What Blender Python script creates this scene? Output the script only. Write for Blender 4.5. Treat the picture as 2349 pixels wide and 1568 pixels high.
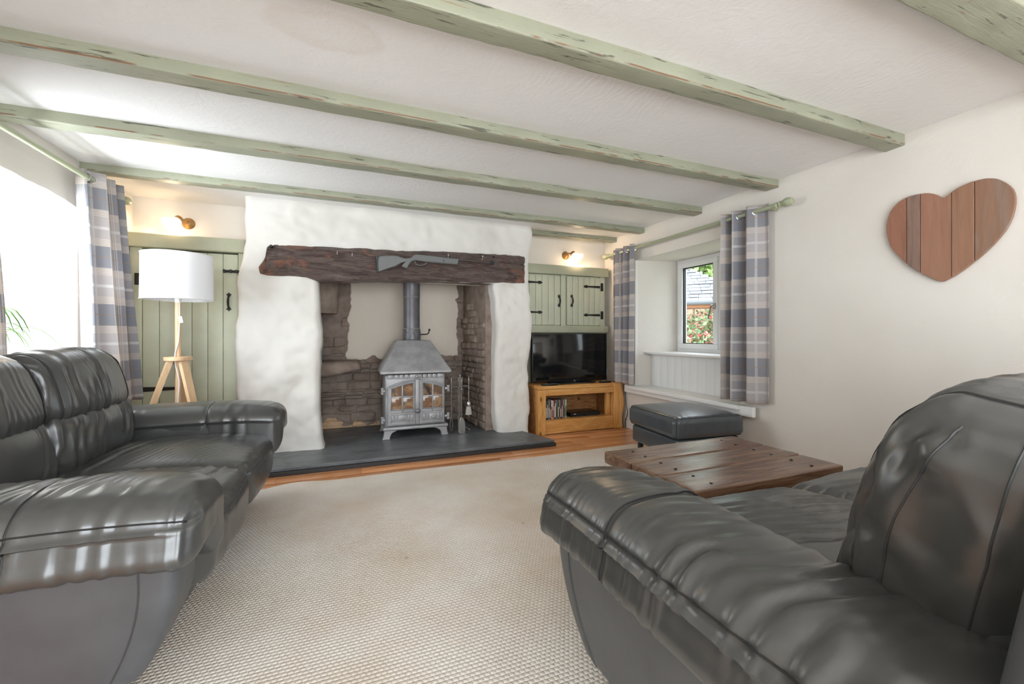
import bpy, bmesh, math, random
import numpy as np
from mathutils import Vector, Matrix, Euler

for o in list(bpy.data.objects):
    bpy.data.objects.remove(o, do_unlink=True)
SC = bpy.context.scene
COL = SC.collection
R = math.radians
PI = math.pi
rnd = random.Random(7)

# ------------------------------------------------------------------ camera
IW, IH, F_PX, HOR, YAW, CAMZ = 2349.0, 1568.0, 950.0, 767.0, R(21.6), 1.0
cam_data = bpy.data.cameras.new('camera')
cam = bpy.data.objects.new('camera', cam_data)
COL.objects.link(cam)
cam.location = (0, 0, CAMZ)
cam.rotation_euler = (R(90), 0, -YAW)
cam_data.sensor_width = 36.0
cam_data.lens = F_PX / IW * 36.0
cam_data.shift_y = -(IH / 2 - HOR) / IW
cam_data.clip_start = 0.02
cam_data.clip_end = 200
SC.camera = cam

# ------------------------------------------------------------------ world, daylight, exposure
world = bpy.data.worlds.new('sky'); SC.world = world
world.use_nodes = True
wn = world.node_tree.nodes
wn['Background'].inputs[0].default_value = (0.86, 0.93, 1.0, 1)
wn['Background'].inputs[1].default_value = 3.2
SC.view_settings.view_transform = 'Standard'
SC.view_settings.look = 'None'
SC.view_settings.gamma = 1.0
SC.view_settings.use_curve_mapping = False
SC.view_settings.exposure = 0.5

def area(name, loc, rot, sx, sy, energy, color=(1, 1, 1)):
    d = bpy.data.lights.new(name, 'AREA')
    d.shape = 'RECTANGLE'; d.size = sx; d.size_y = sy; d.energy = energy; d.color = color
    o = bpy.data.objects.new(name, d); COL.objects.link(o)
    o.location = loc; o.rotation_euler = rot
    return o
# daylight by the left bay whose bright recess the photograph shows, and from behind the camera, where the fronts that
# face that way (sofa side, chimney breast) are lit by daylight
area('window_left_offscreen', (-1.99, 2.5, 1.32), (0, R(-90), 0), 0.85, 1.45, 46, (0.86, 0.935, 1.0))
area('window_rear_offscreen', (0.6, -1.84, 1.10), (R(90), 0, 0), 3.0, 1.75, 70, (0.90, 0.955, 1.0))
sun_d = bpy.data.lights.new('sun_offscreen', 'SUN'); sun_d.energy = 2.5; sun_d.angle = R(3); sun_d.color = (1, 0.96, 0.9)
sun = bpy.data.objects.new('sun_offscreen', sun_d); COL.objects.link(sun)
sun.rotation_euler = (R(38), R(8), R(-28))

# ------------------------------------------------------------------ pixel -> world
def ray(u, v):
    r = (u - IW / 2) / F_PX
    c, s = math.cos(YAW), math.sin(YAW)
    return np.array([r * c + s, -r * s + c, (HOR - v) / F_PX])
def at(u, v, X=None, Y=None, Z=None):
    d = ray(u, v)
    k = X / d[0] if X is not None else (Y / d[1] if Y is not None else (Z - CAMZ) / d[2])
    return np.array([0, 0, CAMZ]) + d * k

# ------------------------------------------------------------------ noise
def _hash(ix, iy, iz, seed):
    n = (ix * 374761393 + iy * 668265263 + iz * 1440662683 + seed * 362437) & 0xffffffff
    n = ((n ^ (n >> 13)) * 1274126177) & 0xffffffff
    n = n ^ (n >> 16)
    return (n & 0xffff) / 32767.5 - 1.0
def vnoise(P, seed=0):
    P = np.asarray(P, float)
    i = np.floor(P).astype(np.int64); f = P - i
    f = f * f * f * (f * (f * 6 - 15) + 10)
    out = 0
    for dx in (0, 1):
        wx = f[:, 0] if dx else 1 - f[:, 0]
        for dy in (0, 1):
            wy = f[:, 1] if dy else 1 - f[:, 1]
            for dz in (0, 1):
                wz = f[:, 2] if dz else 1 - f[:, 2]
                out = out + wx * wy * wz * _hash(i[:, 0] + dx, i[:, 1] + dy, i[:, 2] + dz, seed)
    return out
def fbm(P, seed=0, oct=3):
    P = np.asarray(P, float); a, s, out = 1.0, 0.0, 0
    for k in range(oct):
        out = out + a * vnoise(P * (2.0 ** k), seed + 17 * k); s += a; a *= 0.5
    return out / s

# ------------------------------------------------------------------ mesh building
OFF = {}
def rotm(rx=0, ry=0, rz=0):
    return np.array(Euler((rx, ry, rz)).to_matrix())

def axis_pts(h, r, k, res):
    """coordinates along one axis of a rounded box of half size h and edge radius r"""
    inner = h - r
    e = [inner + r * math.tan(R(45) * (j / k)) for j in range(1, k + 1)] if r > 1e-9 else []
    n = max(1, int(math.ceil(2 * inner / res))) if inner > 1e-6 else 1
    m = list(np.linspace(-inner, inner, n + 1)) if inner > 1e-6 else [0.0]
    return [-x for x in reversed(e)] + m + e

def rmap(P, half, r):
    """points on a sharp box -> the rounded box; also the normals"""
    P = np.asarray(P, float); half = np.asarray(half, float)
    inner = half - r
    c = np.clip(P, -inner, inner)
    d = P - c
    l = np.linalg.norm(d, axis=1, keepdims=True)
    l[l < 1e-12] = 1
    N = d / l
    return c + N * r, N

class MB:
    def __init__(s):
        s.v = []; s.f = []; s.n = 0; s.uv = None
    def add(s, V, Fc):
        V = np.asarray(V, float).reshape(-1, 3)
        b = s.n
        s.v.append(V); s.n += len(V)
        for q in Fc:
            s.f.append([int(i) + b for i in q])
        return s
    def rbox(s, c, size, r=0.005, k=1, res=10.0, rot=None, fn=None):
        half = np.array(size, float) / 2
        r = min(r, half.min() * 0.999)
        ax = [axis_pts(half[i], r, k, res) for i in range(3)]
        pts = []; quads = []; base = 0
        for d in range(3):
            a, b = (d + 1) % 3, (d + 2) % 3
            A, B = np.array(ax[a]), np.array(ax[b])
            for sg in (-1, 1):
                G = np.zeros((len(A), len(B), 3))
                G[..., d] = sg * half[d]; G[..., a] = A[:, None]; G[..., b] = B[None, :]
                pts.append(G.reshape(-1, 3))
                I = base + np.arange(len(A) * len(B)).reshape(len(A), len(B))
                q = np.stack([I[:-1, :-1], I[1:, :-1], I[1:, 1:], I[:-1, 1:]], -1).reshape(-1, 4)
                quads.append(q if sg > 0 else q[:, ::-1])
                base += len(A) * len(B)
        P = np.concatenate(pts); Q = np.concatenate(quads)
        key = np.round(P, 6)
        _, first, inv = np.unique(key, axis=0, return_index=True, return_inverse=True)
        inv = np.asarray(inv).reshape(-1)
        P = P[first]; Q = inv[Q]
        V, N = rmap(P, half, r)
        if fn is not None:
            V = fn(V, N)
        if rot is not None:
            V = V @ np.asarray(rot).T
        return s.add(V + np.asarray(c, float), Q)
    def box(s, lo, hi, b=0.0):
        lo = np.array(lo, float); hi = np.array(hi, float)
        if b > 0:
            return s.rbox((lo + hi) / 2, hi - lo, b, 1)
        x0, y0, z0 = lo; x1, y1, z1 = hi
        V = [(x0, y0, z0), (x1, y0, z0), (x1, y1, z0), (x0, y1, z0), (x0, y0, z1), (x1, y0, z1), (x1, y1, z1), (x0, y1, z1)]
        return s.add(V, [(0, 3, 2, 1), (4, 5, 6, 7), (0, 1, 5, 4), (1, 2, 6, 5), (2, 3, 7, 6), (3, 0, 4, 7)])
    def cyl(s, p0, p1, r0, r1=None, n=20, cap=True):
        r1 = r0 if r1 is None else r1
        return s.tube([p0, p1], [r0, r1], n, cap)
    def tube(s, path, rad, n=8, cap=True, closed=False):
        P = np.asarray(path, float); m = len(P)
        rad = np.full(m, rad) if np.isscalar(rad) else np.asarray(rad, float)
        T = np.zeros_like(P)
        for i in range(m):
            a = P[(i + 1) % m] if (closed or i < m - 1) else P[i]
            b = P[(i - 1) % m] if (closed or i > 0) else P[i]
            t = a - b; T[i] = t / (np.linalg.norm(t) + 1e-12)
        up = np.array([0, 0, 1.0]) if abs(T[0][2]) < 0.9 else np.array([1.0, 0, 0])
        nrm = np.cross(T[0], up); nrm /= np.linalg.norm(nrm)
        V = []
        ang = np.arange(n) * 2 * PI / n
        for i in range(m):
            nrm = nrm - T[i] * nrm.dot(T[i]); nrm /= (np.linalg.norm(nrm) + 1e-12)
            bi = np.cross(T[i], nrm)
            V.append(P[i] + rad[i] * (np.cos(ang)[:, None] * nrm + np.sin(ang)[:, None] * bi))
        V = np.concatenate(V); Fc = []
        rng = range(m if closed else m - 1)
        for i in rng:
            j = (i + 1) % m
            for q in range(n):
                q2 = (q + 1) % n
                Fc.append((i * n + q, i * n + q2, j * n + q2, j * n + q))
        if cap and not closed:
            Fc.append(tuple(reversed(range(n)))); Fc.append(tuple(range((m - 1) * n, m * n)))
        return s.add(V, Fc)
    def lathe(s, prof, c=(0, 0, 0), n=24, rot=None, mod=None, closed=False):
        """prof: (radius, height) pairs about the local z axis"""
        m = len(prof); ang = np.arange(n) * 2 * PI / n
        V = []
        for (r, z) in prof:
            rr = np.full(n, max(r, 1e-5))
            if mod is not None:
                rr, zz = mod(rr, ang, z)
            else:
                zz = np.full(n, z)
            V.append(np.stack([rr * np.cos(ang), rr * np.sin(ang), zz], -1))
        V = np.concatenate(V)
        if rot is not None:
            V = V @ np.asarray(rot).T
        Fc = []
        for i in range(m if closed else m - 1):
            j = (i + 1) % m
            for q in range(n):
                q2 = (q + 1) % n
                Fc.append((i * n + q, i * n + q2, j * n + q2, j * n + q))
        if not closed:
            if prof[0][0] > 1e-4: Fc.append(tuple(reversed(range(n))))
            if prof[-1][0] > 1e-4: Fc.append(tuple(range((m - 1) * n, m * n)))
        return s.add(V + np.asarray(c, float), Fc)
    def sphere(s, c, rx, ry=None, rz=None, n=16, m=10):
        ry = rx if ry is None else ry; rz = rx if rz is None else rz
        prof = [(math.sin(PI * i / m), -math.cos(PI * i / m)) for i in range(m + 1)]
        t = MB().lathe(prof, (0, 0, 0), n)
        V = np.concatenate(t.v) * np.array([rx, ry, rz])
        return s.add(V + np.asarray(c, float), t.f)
    def prism(s, poly, d0, d1, axis='y', b=0.0):
        """poly: 2-D outline. axis 'y' -> (x,z) outline extruded along y; 'x' -> (y,z); 'z' -> (x,y)"""
        n = len(poly)
        def mk(p, d):
            if axis == 'y': return (p[0], d, p[1])
            if axis == 'x': return (d, p[0], p[1])
            return (p[0], p[1], d)
        rings = [(poly, d0), (poly, d1)]
        if b > 0:
            P = np.asarray(poly, float); c = P.mean(0); sh = []
            nx = np.roll(P, -1, 0); pv = np.roll(P, 1, 0)
            t = nx - pv; t /= (np.linalg.norm(t, axis=1, keepdims=True) + 1e-12)
            nn = np.stack([t[:, 1], -t[:, 0]], -1)
            area2 = np.sum(P[:, 0] * nx[:, 1] - nx[:, 0] * P[:, 1])
            if area2 < 0: nn = -nn
            sh = P - nn * b
            sg = 1 if d1 > d0 else -1
            rings = [(sh, d0), (poly, d0 + sg * b), (poly, d1 - sg * b), (sh, d1)]
        V = []
        for (pl, d) in rings:
            V += [mk(p, d) for p in pl]
        Fc = [tuple(range(n)), tuple(reversed(range((len(rings) - 1) * n, len(rings) * n)))]
        for k in range(len(rings) - 1):
            for i in range(n):
                j = (i + 1) % n
                Fc.append((k * n + i, (k + 1) * n + i, (k + 1) * n + j, k * n + j))
        return s.add(V, Fc)
    def grid(s, V, nu, nv):
        I = np.arange(nu * nv).reshape(nu, nv)
        q = np.stack([I[:-1, :-1], I[1:, :-1], I[1:, 1:], I[:-1, 1:]], -1).reshape(-1, 4)
        return s.add(V, q)
    def build(s, name, mat, parent=None, label=None, sharp=38, fixn=True, uv=None, smooth=True):
        V = np.concatenate(s.v)
        off = OFF.get(parent.name, (0, 0, 0)) if parent is not None else (0, 0, 0)
        V = V - np.asarray(off, float)
        me = bpy.data.meshes.new(name)
        me.from_pydata(V.tolist(), [], s.f)
        if uv is not None:
            l = me.uv_layers.new(name='UVMap')
            idx = np.zeros(len(me.loops), np.int32); me.loops.foreach_get('vertex_index', idx)
            l.data.foreach_set('uv', np.asarray(uv, float)[idx].reshape(-1))
        if fixn:
            bm = bmesh.new(); bm.from_mesh(me)
            bmesh.ops.recalc_face_normals(bm, faces=bm.faces)
            bm.to_mesh(me); bm.free()
        if smooth:
            me.polygons.foreach_set('use_smooth', [True] * len(me.polygons))
            me.set_sharp_from_angle(angle=R(sharp))
        me.materials.append(mat)
        o = bpy.data.objects.new(name, me); COL.objects.link(o)
        if parent is not None:
            o.parent = parent; OFF[o.name] = tuple(off)
        if label: o['label'] = label
        return o

def thing(name, label, cat, loc=(0, 0, 0), group=None, rz=0.0, local=False, kind=None):
    """an Empty at the thing's base that parents its parts; parts are given in world space unless local"""
    o = bpy.data.objects.new(name, None); COL.objects.link(o)
    o.empty_display_size = 0.1
    o.location = loc; o.rotation_euler = (0, 0, rz)
    o['label'] = label
    if cat: o['category'] = cat
    if group: o['group'] = group
    if kind: o['kind'] = kind
    OFF[o.name] = (0, 0, 0) if local else tuple(loc)
    return o
def tag(o, label, cat, group=None):
    o['label'] = label; o['category'] = cat
    if group: o['group'] = group
    return o
def struct(o, label=None):
    o['kind'] = 'structure'
    if label: o['label'] = label
    return o
def center_origin(o):
    """moves a one-mesh thing's origin to the middle of its base"""
    me = o.data; n = len(me.vertices)
    c = np.zeros(n * 3); me.vertices.foreach_get('co', c); c = c.reshape(-1, 3)
    b = np.array([(c[:, 0].min() + c[:, 0].max()) / 2, (c[:, 1].min() + c[:, 1].max()) / 2, c[:, 2].min()])
    me.vertices.foreach_set('co', (c - b).reshape(-1)); o.location = Vector(b) + o.location
    me.update(); return o
# ------------------------------------------------------------------ materials
def lin(h):
    h = h.lstrip('#'); out = []
    for i in (0, 2, 4):
        c = int(h[i:i + 2], 16) / 255.0
        out.append(c / 12.92 if c <= 0.04045 else ((c + 0.055) / 1.055) ** 2.4)
    return (*out, 1.0)
class NB:
    def __init__(s, name, rough=0.5, spec=0.5, metal=0.0, color=(0.8, 0.8, 0.8, 1)):
        s.m = bpy.data.materials.new(name); s.m.use_nodes = True
        s.nt = s.m.node_tree; s.n = s.nt.nodes
        s.p = s.n['Principled BSDF']
        s.p.inputs['Roughness'].default_value = rough
        s.p.inputs['Specular IOR Level'].default_value = spec
        s.p.inputs['Metallic'].default_value = metal
        s.p.inputs['Base Color'].default_value = color
        s.m.diffuse_color = color
    def L(s, a, b): s.nt.links.new(a, b)
    def new(s, t, **kw):
        nd = s.n.new(t)
        for k, v in kw.items(): setattr(nd, k, v)
        return nd
    def coord(s, kind='Object', scale=(1, 1, 1), rand=0.0, rot=(0, 0, 0)):
        if kind == 'World':
            g = s.new('ShaderNodeNewGeometry'); src = g.outputs['Position']
        else:
            tc = s.new('ShaderNodeTexCoord'); src = tc.outputs[kind]
        mp = s.new('ShaderNodeMapping'); mp.inputs['Scale'].default_value = scale
        mp.inputs['Rotation'].default_value = rot
        s.L(src, mp.inputs[0]); out = mp.outputs[0]
        if rand:
            oi = s.new('ShaderNodeObjectInfo')
            mul = s.new('ShaderNodeMath', operation='MULTIPLY'); mul.inputs[1].default_value = rand
            s.L(oi.outputs['Random'], mul.inputs[0])
            ad = s.new('ShaderNodeVectorMath', operation='ADD')
            s.L(out, ad.inputs[0]); s.L(mul.outputs[0], ad.inputs[1]); out = ad.outputs[0]
        return out
    def noise(s, vec, scale=5, detail=4, rough=0.55, dist=0.0):
        t = s.new('ShaderNodeTexNoise')
        t.inputs['Scale'].default_value = scale; t.inputs['Detail'].default_value = detail
        t.inputs['Roughness'].default_value = rough; t.inputs['Distortion'].default_value = dist
        s.L(vec, t.inputs['Vector']); return t.outputs[0]
    def vor(s, vec, scale=5, feature='F1', rand=1.0):
        t = s.new('ShaderNodeTexVoronoi', feature=feature)
        t.inputs['Scale'].default_value = scale; t.inputs['Randomness'].default_value = rand
        s.L(vec, t.inputs['Vector']); return t
    def ramp(s, fac, stops):
        r = s.new('ShaderNodeValToRGB'); e = r.color_ramp.elements
        while len(e) > 1: e.remove(e[-1])
        e[0].position = stops[0][0]; e[0].color = stops[0][1]
        for (p, c) in stops[1:]:
            q = e.new(p); q.color = c
        s.L(fac, r.inputs[0]); return r.outputs[0]
    def bw(s, fac, a, b, lo=0.0, hi=1.0):
        mr = s.new('ShaderNodeMapRange'); mr.clamp = True
        mr.inputs[1].default_value = a; mr.inputs[2].default_value = b
        mr.inputs[3].default_value = lo; mr.inputs[4].default_value = hi
        s.L(fac, mr.inputs[0]); return mr.outputs[0]
    def mix(s, fac, a, b, mode='MIX'):
        m = s.new('ShaderNodeMix', data_type='RGBA', blend_type=mode)
        for i, x in ((0, fac), (6, a), (7, b)):
            if hasattr(x, 'links') or hasattr(x, 'is_output'): s.L(x, m.inputs[i])
            elif i == 0: m.inputs[0].default_value = x
            else: m.inputs[i].default_value = x
        return m.outputs[2]
    def math(s, op, a, b=None, clamp=False):
        m = s.new('ShaderNodeMath', operation=op); m.use_clamp = clamp
        for i, x in ((0, a), (1, b)):
            if x is None: continue
            if hasattr(x, 'is_output'): s.L(x, m.inputs[i])
            else: m.inputs[i].default_value = x
        return m.outputs[0]
    def col(s, x): s.L(x, s.p.inputs['Base Color']); return s
    def rough(s, x): s.L(x, s.p.inputs['Roughness']); return s
    def bump(s, h, strength=0.3, dist=0.01):
        b = s.new('ShaderNodeBump'); b.inputs['Strength'].default_value = strength; b.inputs['Distance'].default_value = dist
        s.L(h, b.inputs['Height'])
        if s.p.inputs['Normal'].links:
            s.L(s.p.inputs['Normal'].links[0].from_socket, b.inputs['Normal'])
        s.L(b.outputs[0], s.p.inputs['Normal']); return s
    def sep(s, vec):
        x = s.new('ShaderNodeSeparateXYZ'); s.L(vec, x.inputs[0]); return x.outputs

def plain(name, h, rough=0.5, spec=0.5, metal=0.0):
    return NB(name, rough, spec, metal, lin(h)).m

def plaster(name, h, h2, bump=0.35, scale=9):
    b = NB(name, 0.85, 0.25, 0, lin(h))
    w = b.coord('World')
    n1 = b.noise(w, 1.6, 4); n2 = b.noise(w, scale, 5, 0.6, 0.4); n3 = b.noise(w, 70, 3, 0.6)
    b.col(b.mix(b.bw(n1, 0.35, 0.7), lin(h), lin(h2)))
    b.bump(n2, bump, 0.02); b.bump(n3, bump * 0.35, 0.003)
    return b.m
M_WALL = plaster('wall_plaster', '#e5e0d8', '#e0dad1', 0.2, 6)
M_BREAST = plaster('breast_plaster', '#e4e1db', '#dfdbd4', 0.10, 6)
M_PATCH = plaster('patch_plaster', '#e3d9cb', '#dcd1c2', 0.2, 6)

def ceiling_mat():
    b = NB('ceiling_plaster', 0.9, 0.2, 0, lin('#efeeec'))
    w = b.coord('World')
    n1 = b.noise(w, 1.1, 3)
    base = b.mix(b.bw(n1, 0.35, 0.7), lin('#efeeec'), lin('#e9e8e5'))
    # dried water stain beside the second beam
    s = b.sep(w)
    dx = b.math('MULTIPLY', b.math('SUBTRACT', s[0], -0.10), 1.0); dy = b.math('MULTIPLY', b.math('SUBTRACT', s[1], 1.62), 2.2)
    d = b.math('SQRT', b.math('ADD', b.math('MULTIPLY', dx, dx), b.math('MULTIPLY', dy, dy)))
    d = b.math('ADD', d, b.math('MULTIPLY', b.noise(w, 5, 4), 0.35))
    st = b.math('MULTIPLY', b.bw(d, 0.42, 0.37), b.bw(d, 0.25, 0.40, 0.35, 1.0))
    b.col(b.mix(b.math('MULTIPLY', st, 0.32), base, lin('#dccfc0')))
    # trowel sweeps and grit
    cb = b.coord('World', (1, 1, 1))
    sw = b.new('ShaderNodeTexWave', wave_type='BANDS'); sw.inputs['Scale'].default_value = 9; sw.inputs['Distortion'].default_value = 14
    sw.inputs['Detail'].default_value = 3; sw.inputs['Detail Scale'].default_value = 0.7
    b.L(cb, sw.inputs[0])
    b.bump(b.math('MULTIPLY', sw.outputs[1], b.bw(b.noise(w, 1.7, 3), 0.55, 0.72)), 0.10, 0.008)
    b.bump(b.noise(w, 18, 6, 0.65, 0.6), 0.28, 0.012); b.bump(b.noise(w, 120, 3, 0.65), 0.12, 0.003)
    return b.m
M_CEIL = ceiling_mat()

def sage(name, h, worn=0.5, axis=(1, 8, 8), rough=0.45, wood='#8a5a3a'):
    b = NB(name, rough, 0.4, 0, lin(h))
    w = b.coord('World')
    n1 = b.noise(w, 3, 4); n2 = b.noise(b.coord('World', axis), 7, 5, 0.65, 0.5)
    c = lin(h); d = tuple(x * 0.82 for x in c[:3]) + (1,)
    base = b.mix(b.bw(n1, 0.35, 0.7), c, d)
    if worn:
        base = b.mix(b.math('MULTIPLY', b.bw(n2, 0.60, 0.64), worn), base, lin('#55564a'))
        n3 = b.noise(b.coord('World', (axis[0] * 0.8, axis[1] * 2, axis[2] * 2)), 5, 5, 0.7)
        base = b.mix(b.math('MULTIPLY', b.bw(n3, 0.645, 0.67), worn * 0.7), base, lin(wood))
    if worn:       # paint rubbed through to the wood along the lower arris
        oz = b.sep(b.coord('Object'))[2]
        line = b.math('MULTIPLY', b.bw(oz, 0.0125, 0.0105), b.bw(oz, 0.0045, 0.006))
        brk = b.bw(b.noise(b.coord('World', (1.0, 0.2, 0.2)), 3.0, 4, 0.6), 0.47, 0.53)
        base = b.mix(b.math('MULTIPLY', b.math('MULTIPLY', line, brk), 0.85), base, lin('#7a5138'))
    b.col(base)
    b.bump(n2, 0.3 if worn else 0.08, 0.006)
    return b.m
M_BEAM = sage('sage_beam_paint', '#9fa18c', 0.9, (0.6, 9, 9))
M_SAGE = sage('sage_paint', '#c9ccb5', 0.0, (8, 8, 0.8))
M_SAGE_TRIM = sage('sage_trim_paint', '#b3b59c', 0.0, (1, 8, 8))
M_POLE = plain('sage_pole_paint', '#a5ab8e', 0.32, 0.5)

def wood(name, h1, h2, h3=None, grain=(1.2, 14, 14), rough=0.4, rand=9.0, bump=0.12, knots=True, spec=0.45, scale=4.0, tone=0.0):
    b = NB(name, rough, spec, 0, lin(h1))
    w = b.coord('Object', grain, rand)
    n1 = b.noise(w, scale, 6, 0.62, 0.8)
    c = b.mix(b.bw(n1, 0.33, 0.68), lin(h1), lin(h2))
    if h3:
        wide = b.noise(b.coord('Object', tuple(g * 0.35 for g in grain), rand), scale, 4, 0.6, 1.2)
        c = b.mix(b.bw(wide, 0.52, 0.72), c, lin(h3))
    if knots:
        v = b.vor(b.coord('Object', tuple(min(g, 3) for g in grain), rand * 1.7), 2.1)
        c = b.mix(b.bw(v.outputs['Distance'], 0.10, 0.05), c, tuple(x * 0.35 for x in lin(h2)[:3]) + (1,))
    if tone:
        oi = b.new('ShaderNodeObjectInfo')
        hs = b.new('ShaderNodeHueSaturation'); b.L(c, hs.inputs['Color'])
        b.L(b.bw(oi.outputs['Random'], 0, 1, 1 - tone, 1 + tone), hs.inputs['Value'])
        c = hs.outputs[0]
    b.col(c); b.bump(n1, bump, 0.004)
    return b.m
M_FLOOR = wood('floor_wood', '#d69a6c', '#c17e4d', '#e0a97c', (1.0, 12, 12), 0.22, 13.0, 0.03, False, 0.5, 4, 0.12)
M_FLOORBASE = plain('floor_base', '#8a5a35', 0.5)
M_PINE = wood('tv_stand_pine', '#dba866', '#c2823c', '#e6b878', (1.2, 10, 10), 0.35, 5.0, 0.08)
M_PINE_V = wood('tv_stand_pine_upright', '#dba866', '#c2823c', '#e6b878', (10, 10, 1.2), 0.35, 5.0, 0.08)
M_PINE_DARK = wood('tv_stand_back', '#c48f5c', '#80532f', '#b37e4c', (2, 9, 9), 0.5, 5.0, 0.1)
M_TABLE = wood('table_wood', '#7b5b45', '#4c3425', '#90755f', (0.9, 13, 13), 0.26, 7.0, 0.22, True, 0.5, 4.0)
M_TABLE_END = wood('table_end_grain', '#8a5433', '#5c3420', None, (14, 3, 10), 0.4, 7.0, 0.2, False)
M_LAMPWOOD = wood('lamp_wood', '#dcbc97', '#cda880', None, (14, 14, 1.5), 0.45, 3.0, 0.05, False)

def lintel_mat():
    b = NB('lintel_oak', 0.42, 0.4, 0, lin('#4b3832'))
    w = b.coord('World', (1.0, 4, 7))
    n1 = b.noise(w, 5, 8, 0.68, 1.0); n2 = b.noise(b.coord('World', (1.1, 2, 2.2)), 4.2, 5, 0.6, 0.6)
    n3 = b.noise(b.coord('World', (0.5, 3, 9)), 8, 6, 0.7, 1.5)
    c = b.mix(b.bw(n1, 0.35, 0.62), lin('#85746d'), lin('#54423d'))
    # bare reddish wood towards both hewn ends and along chipped flakes
    s = b.sep(b.coord('World'))
    e = b.math('MAXIMUM', b.bw(s[0], -0.25, -0.6), b.bw(s[0], 1.30, 1.62))
    c = b.mix(b.bw(b.math('ADD', n2, b.math('MULTIPLY', e, 0.16)), 0.60, 0.70), c, lin('#9a6a56'))
    c = b.mix(b.bw(n3, 0.62, 0.68), c, lin('#8d8079'))
    b.col(c); b.bump(n1, 0.9, 0.025); b.bump(n3, 0.8, 0.018)
    return b.m
M_LINTEL = lintel_mat()

def stone_mat():
    b = NB('painted_stone', 0.8, 0.3, 0, lin('#63544b'))
    w = b.coord('World')
    n1 = b.noise(w, 9, 5, 0.6); n2 = b.noise(w, 34, 4, 0.65)
    c = b.mix(b.bw(n1, 0.35, 0.66), lin('#9a8b80'), lin('#7b6b60'))
    # flaked limewash where the wall meets the slate
    s = b.sep(w)
    low = b.bw(b.math('ADD', s[2], b.math('MULTIPLY', b.math('SUBTRACT', b.noise(w, 6, 5, 0.6), 0.5), 0.62)), 0.115, 0.10)
    left = b.bw(s[0], 0.62, 0.45)
    c = b.mix(b.math('MULTIPLY', low, left), c, b.mix(b.noise(w, 22, 3), lin('#dcc0a0'), lin('#c09a76')))
    c = b.mix(b.bw(b.noise(w, 46, 2), 0.755, 0.775), c, lin('#cfc4ba'))
    b.col(c); b.bump(n1, 0.45, 0.02); b.bump(n2, 0.35, 0.006)
    return b.m
M_STONE = stone_mat()

def slate_mat():
    b = NB('hearth_slate', 0.42, 0.5, 0, lin('#474a4d'))
    w = b.coord('World'); n = b.noise(w, 4, 6, 0.62, 0.6); n2 = b.noise(b.coord('World', (1, 2.2, 1)), 3.2, 4, 0.6, 0.8)
    c = b.mix(b.bw(n, 0.35, 0.65), lin('#6e7174'), lin('#575a5d'))
    c = b.mix(b.bw(n2, 0.60, 0.68, 0, 0.5), c, lin('#3a4044'))
    c = b.mix(b.bw(b.noise(w, 60, 2), 0.76, 0.79), c, lin('#a8a49c'))
    b.col(c); b.rough(b.bw(n2, 0.35, 0.7, 0.55, 0.28)); b.bump(n, 0.2, 0.006)
    return b.m
M_SLATE = slate_mat()
M_SLATE_EDGE = plain('hearth_edge', '#2d2c2c', 0.5)

def leather(name, h, rough=0.34, spec=0.55, grain=0.10, crease=0.25):
    b = NB(name, rough, spec, 0, lin(h))
    o = b.coord('Object')
    n1 = b.noise(o, 6, 4, 0.6)
    c = lin(h)
    b.col(b.mix(b.bw(n1, 0.3, 0.7), tuple(x * 0.85 for x in c[:3]) + (1,), tuple(x * 1.18 for x in c[:3]) + (1,)))
    b.bump(b.noise(o, 7, 2, 0.4, 0.3), crease, 0.006); b.bump(b.noise(o, 300, 2, 0.5), grain, 0.0008)
    return b.m
M_LEATHER = leather('sofa_leather', '#3f403f', 0.285, 0.9, 0.06, 0.05)
M_LEATHER_SIDE = leather('sofa_leather_side', '#4a4c4f', 0.40, 0.6, 0.10, 0.03)
M_LEATHER_STOOL = leather('stool_leather', '#41474c', 0.28, 0.75, 0.05, 0.05)
M_SEAM = plain('seam_thread', '#3a3b3b', 0.55)
M_SEAM_DARK = plain('seam_dark', '#1f1f1f', 0.6)
M_LEGBLACK = plain('leg_black', '#201f1f', 0.35)

def rug_mat():
    b = NB('woven_wool', 0.95, 0.1, 0, lin('#c9bcae'))
    w = b.coord('World')
    s = b.sep(w)
    cx, cy = 0.0165, 0.0145
    y = b.math('DIVIDE', s[1], cy); row = b.math('FLOOR', y)
    x = b.math('ADD', b.math('DIVIDE', s[0], cx), b.math('MULTIPLY', b.math('MODULO', row, 2.0), 0.5))
    fx = b.math('SUBTRACT', x, b.math('FLOOR', x)); fy = b.math('SUBTRACT', y, row)
    hx = b.math('SINE', b.math('MULTIPLY', fx, PI)); hy = b.math('SINE', b.math('MULTIPLY', fy, PI))
    h = b.math('MULTIPLY', b.math('POWER', hx, 0.55), b.math('POWER', hy, 0.45))
    n = b.noise(w, 260, 2); n2 = b.noise(w, 1.5, 3)
    c = b.mix(b.bw(n, 0.35, 0.65), lin('#e4dcd2'), lin('#eee8e0'))      # the wool's own colour; the gaps of the weave are relief only
    c = b.mix(b.bw(n2, 0.4, 0.65), c, b.mix(1.0, c, lin('#eee6dc'), 'MULTIPLY'))
    v = b.vor(w, 3.1)
    c = b.mix(b.bw(v.outputs['Distance'], 0.035, 0.02, 0, 0.35), c, lin('#6d6155'))
    b.col(c); b.bump(h, 0.65, 0.006); b.bump(n, 0.2, 0.001)
    return b.m
M_RUG = rug_mat()

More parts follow.
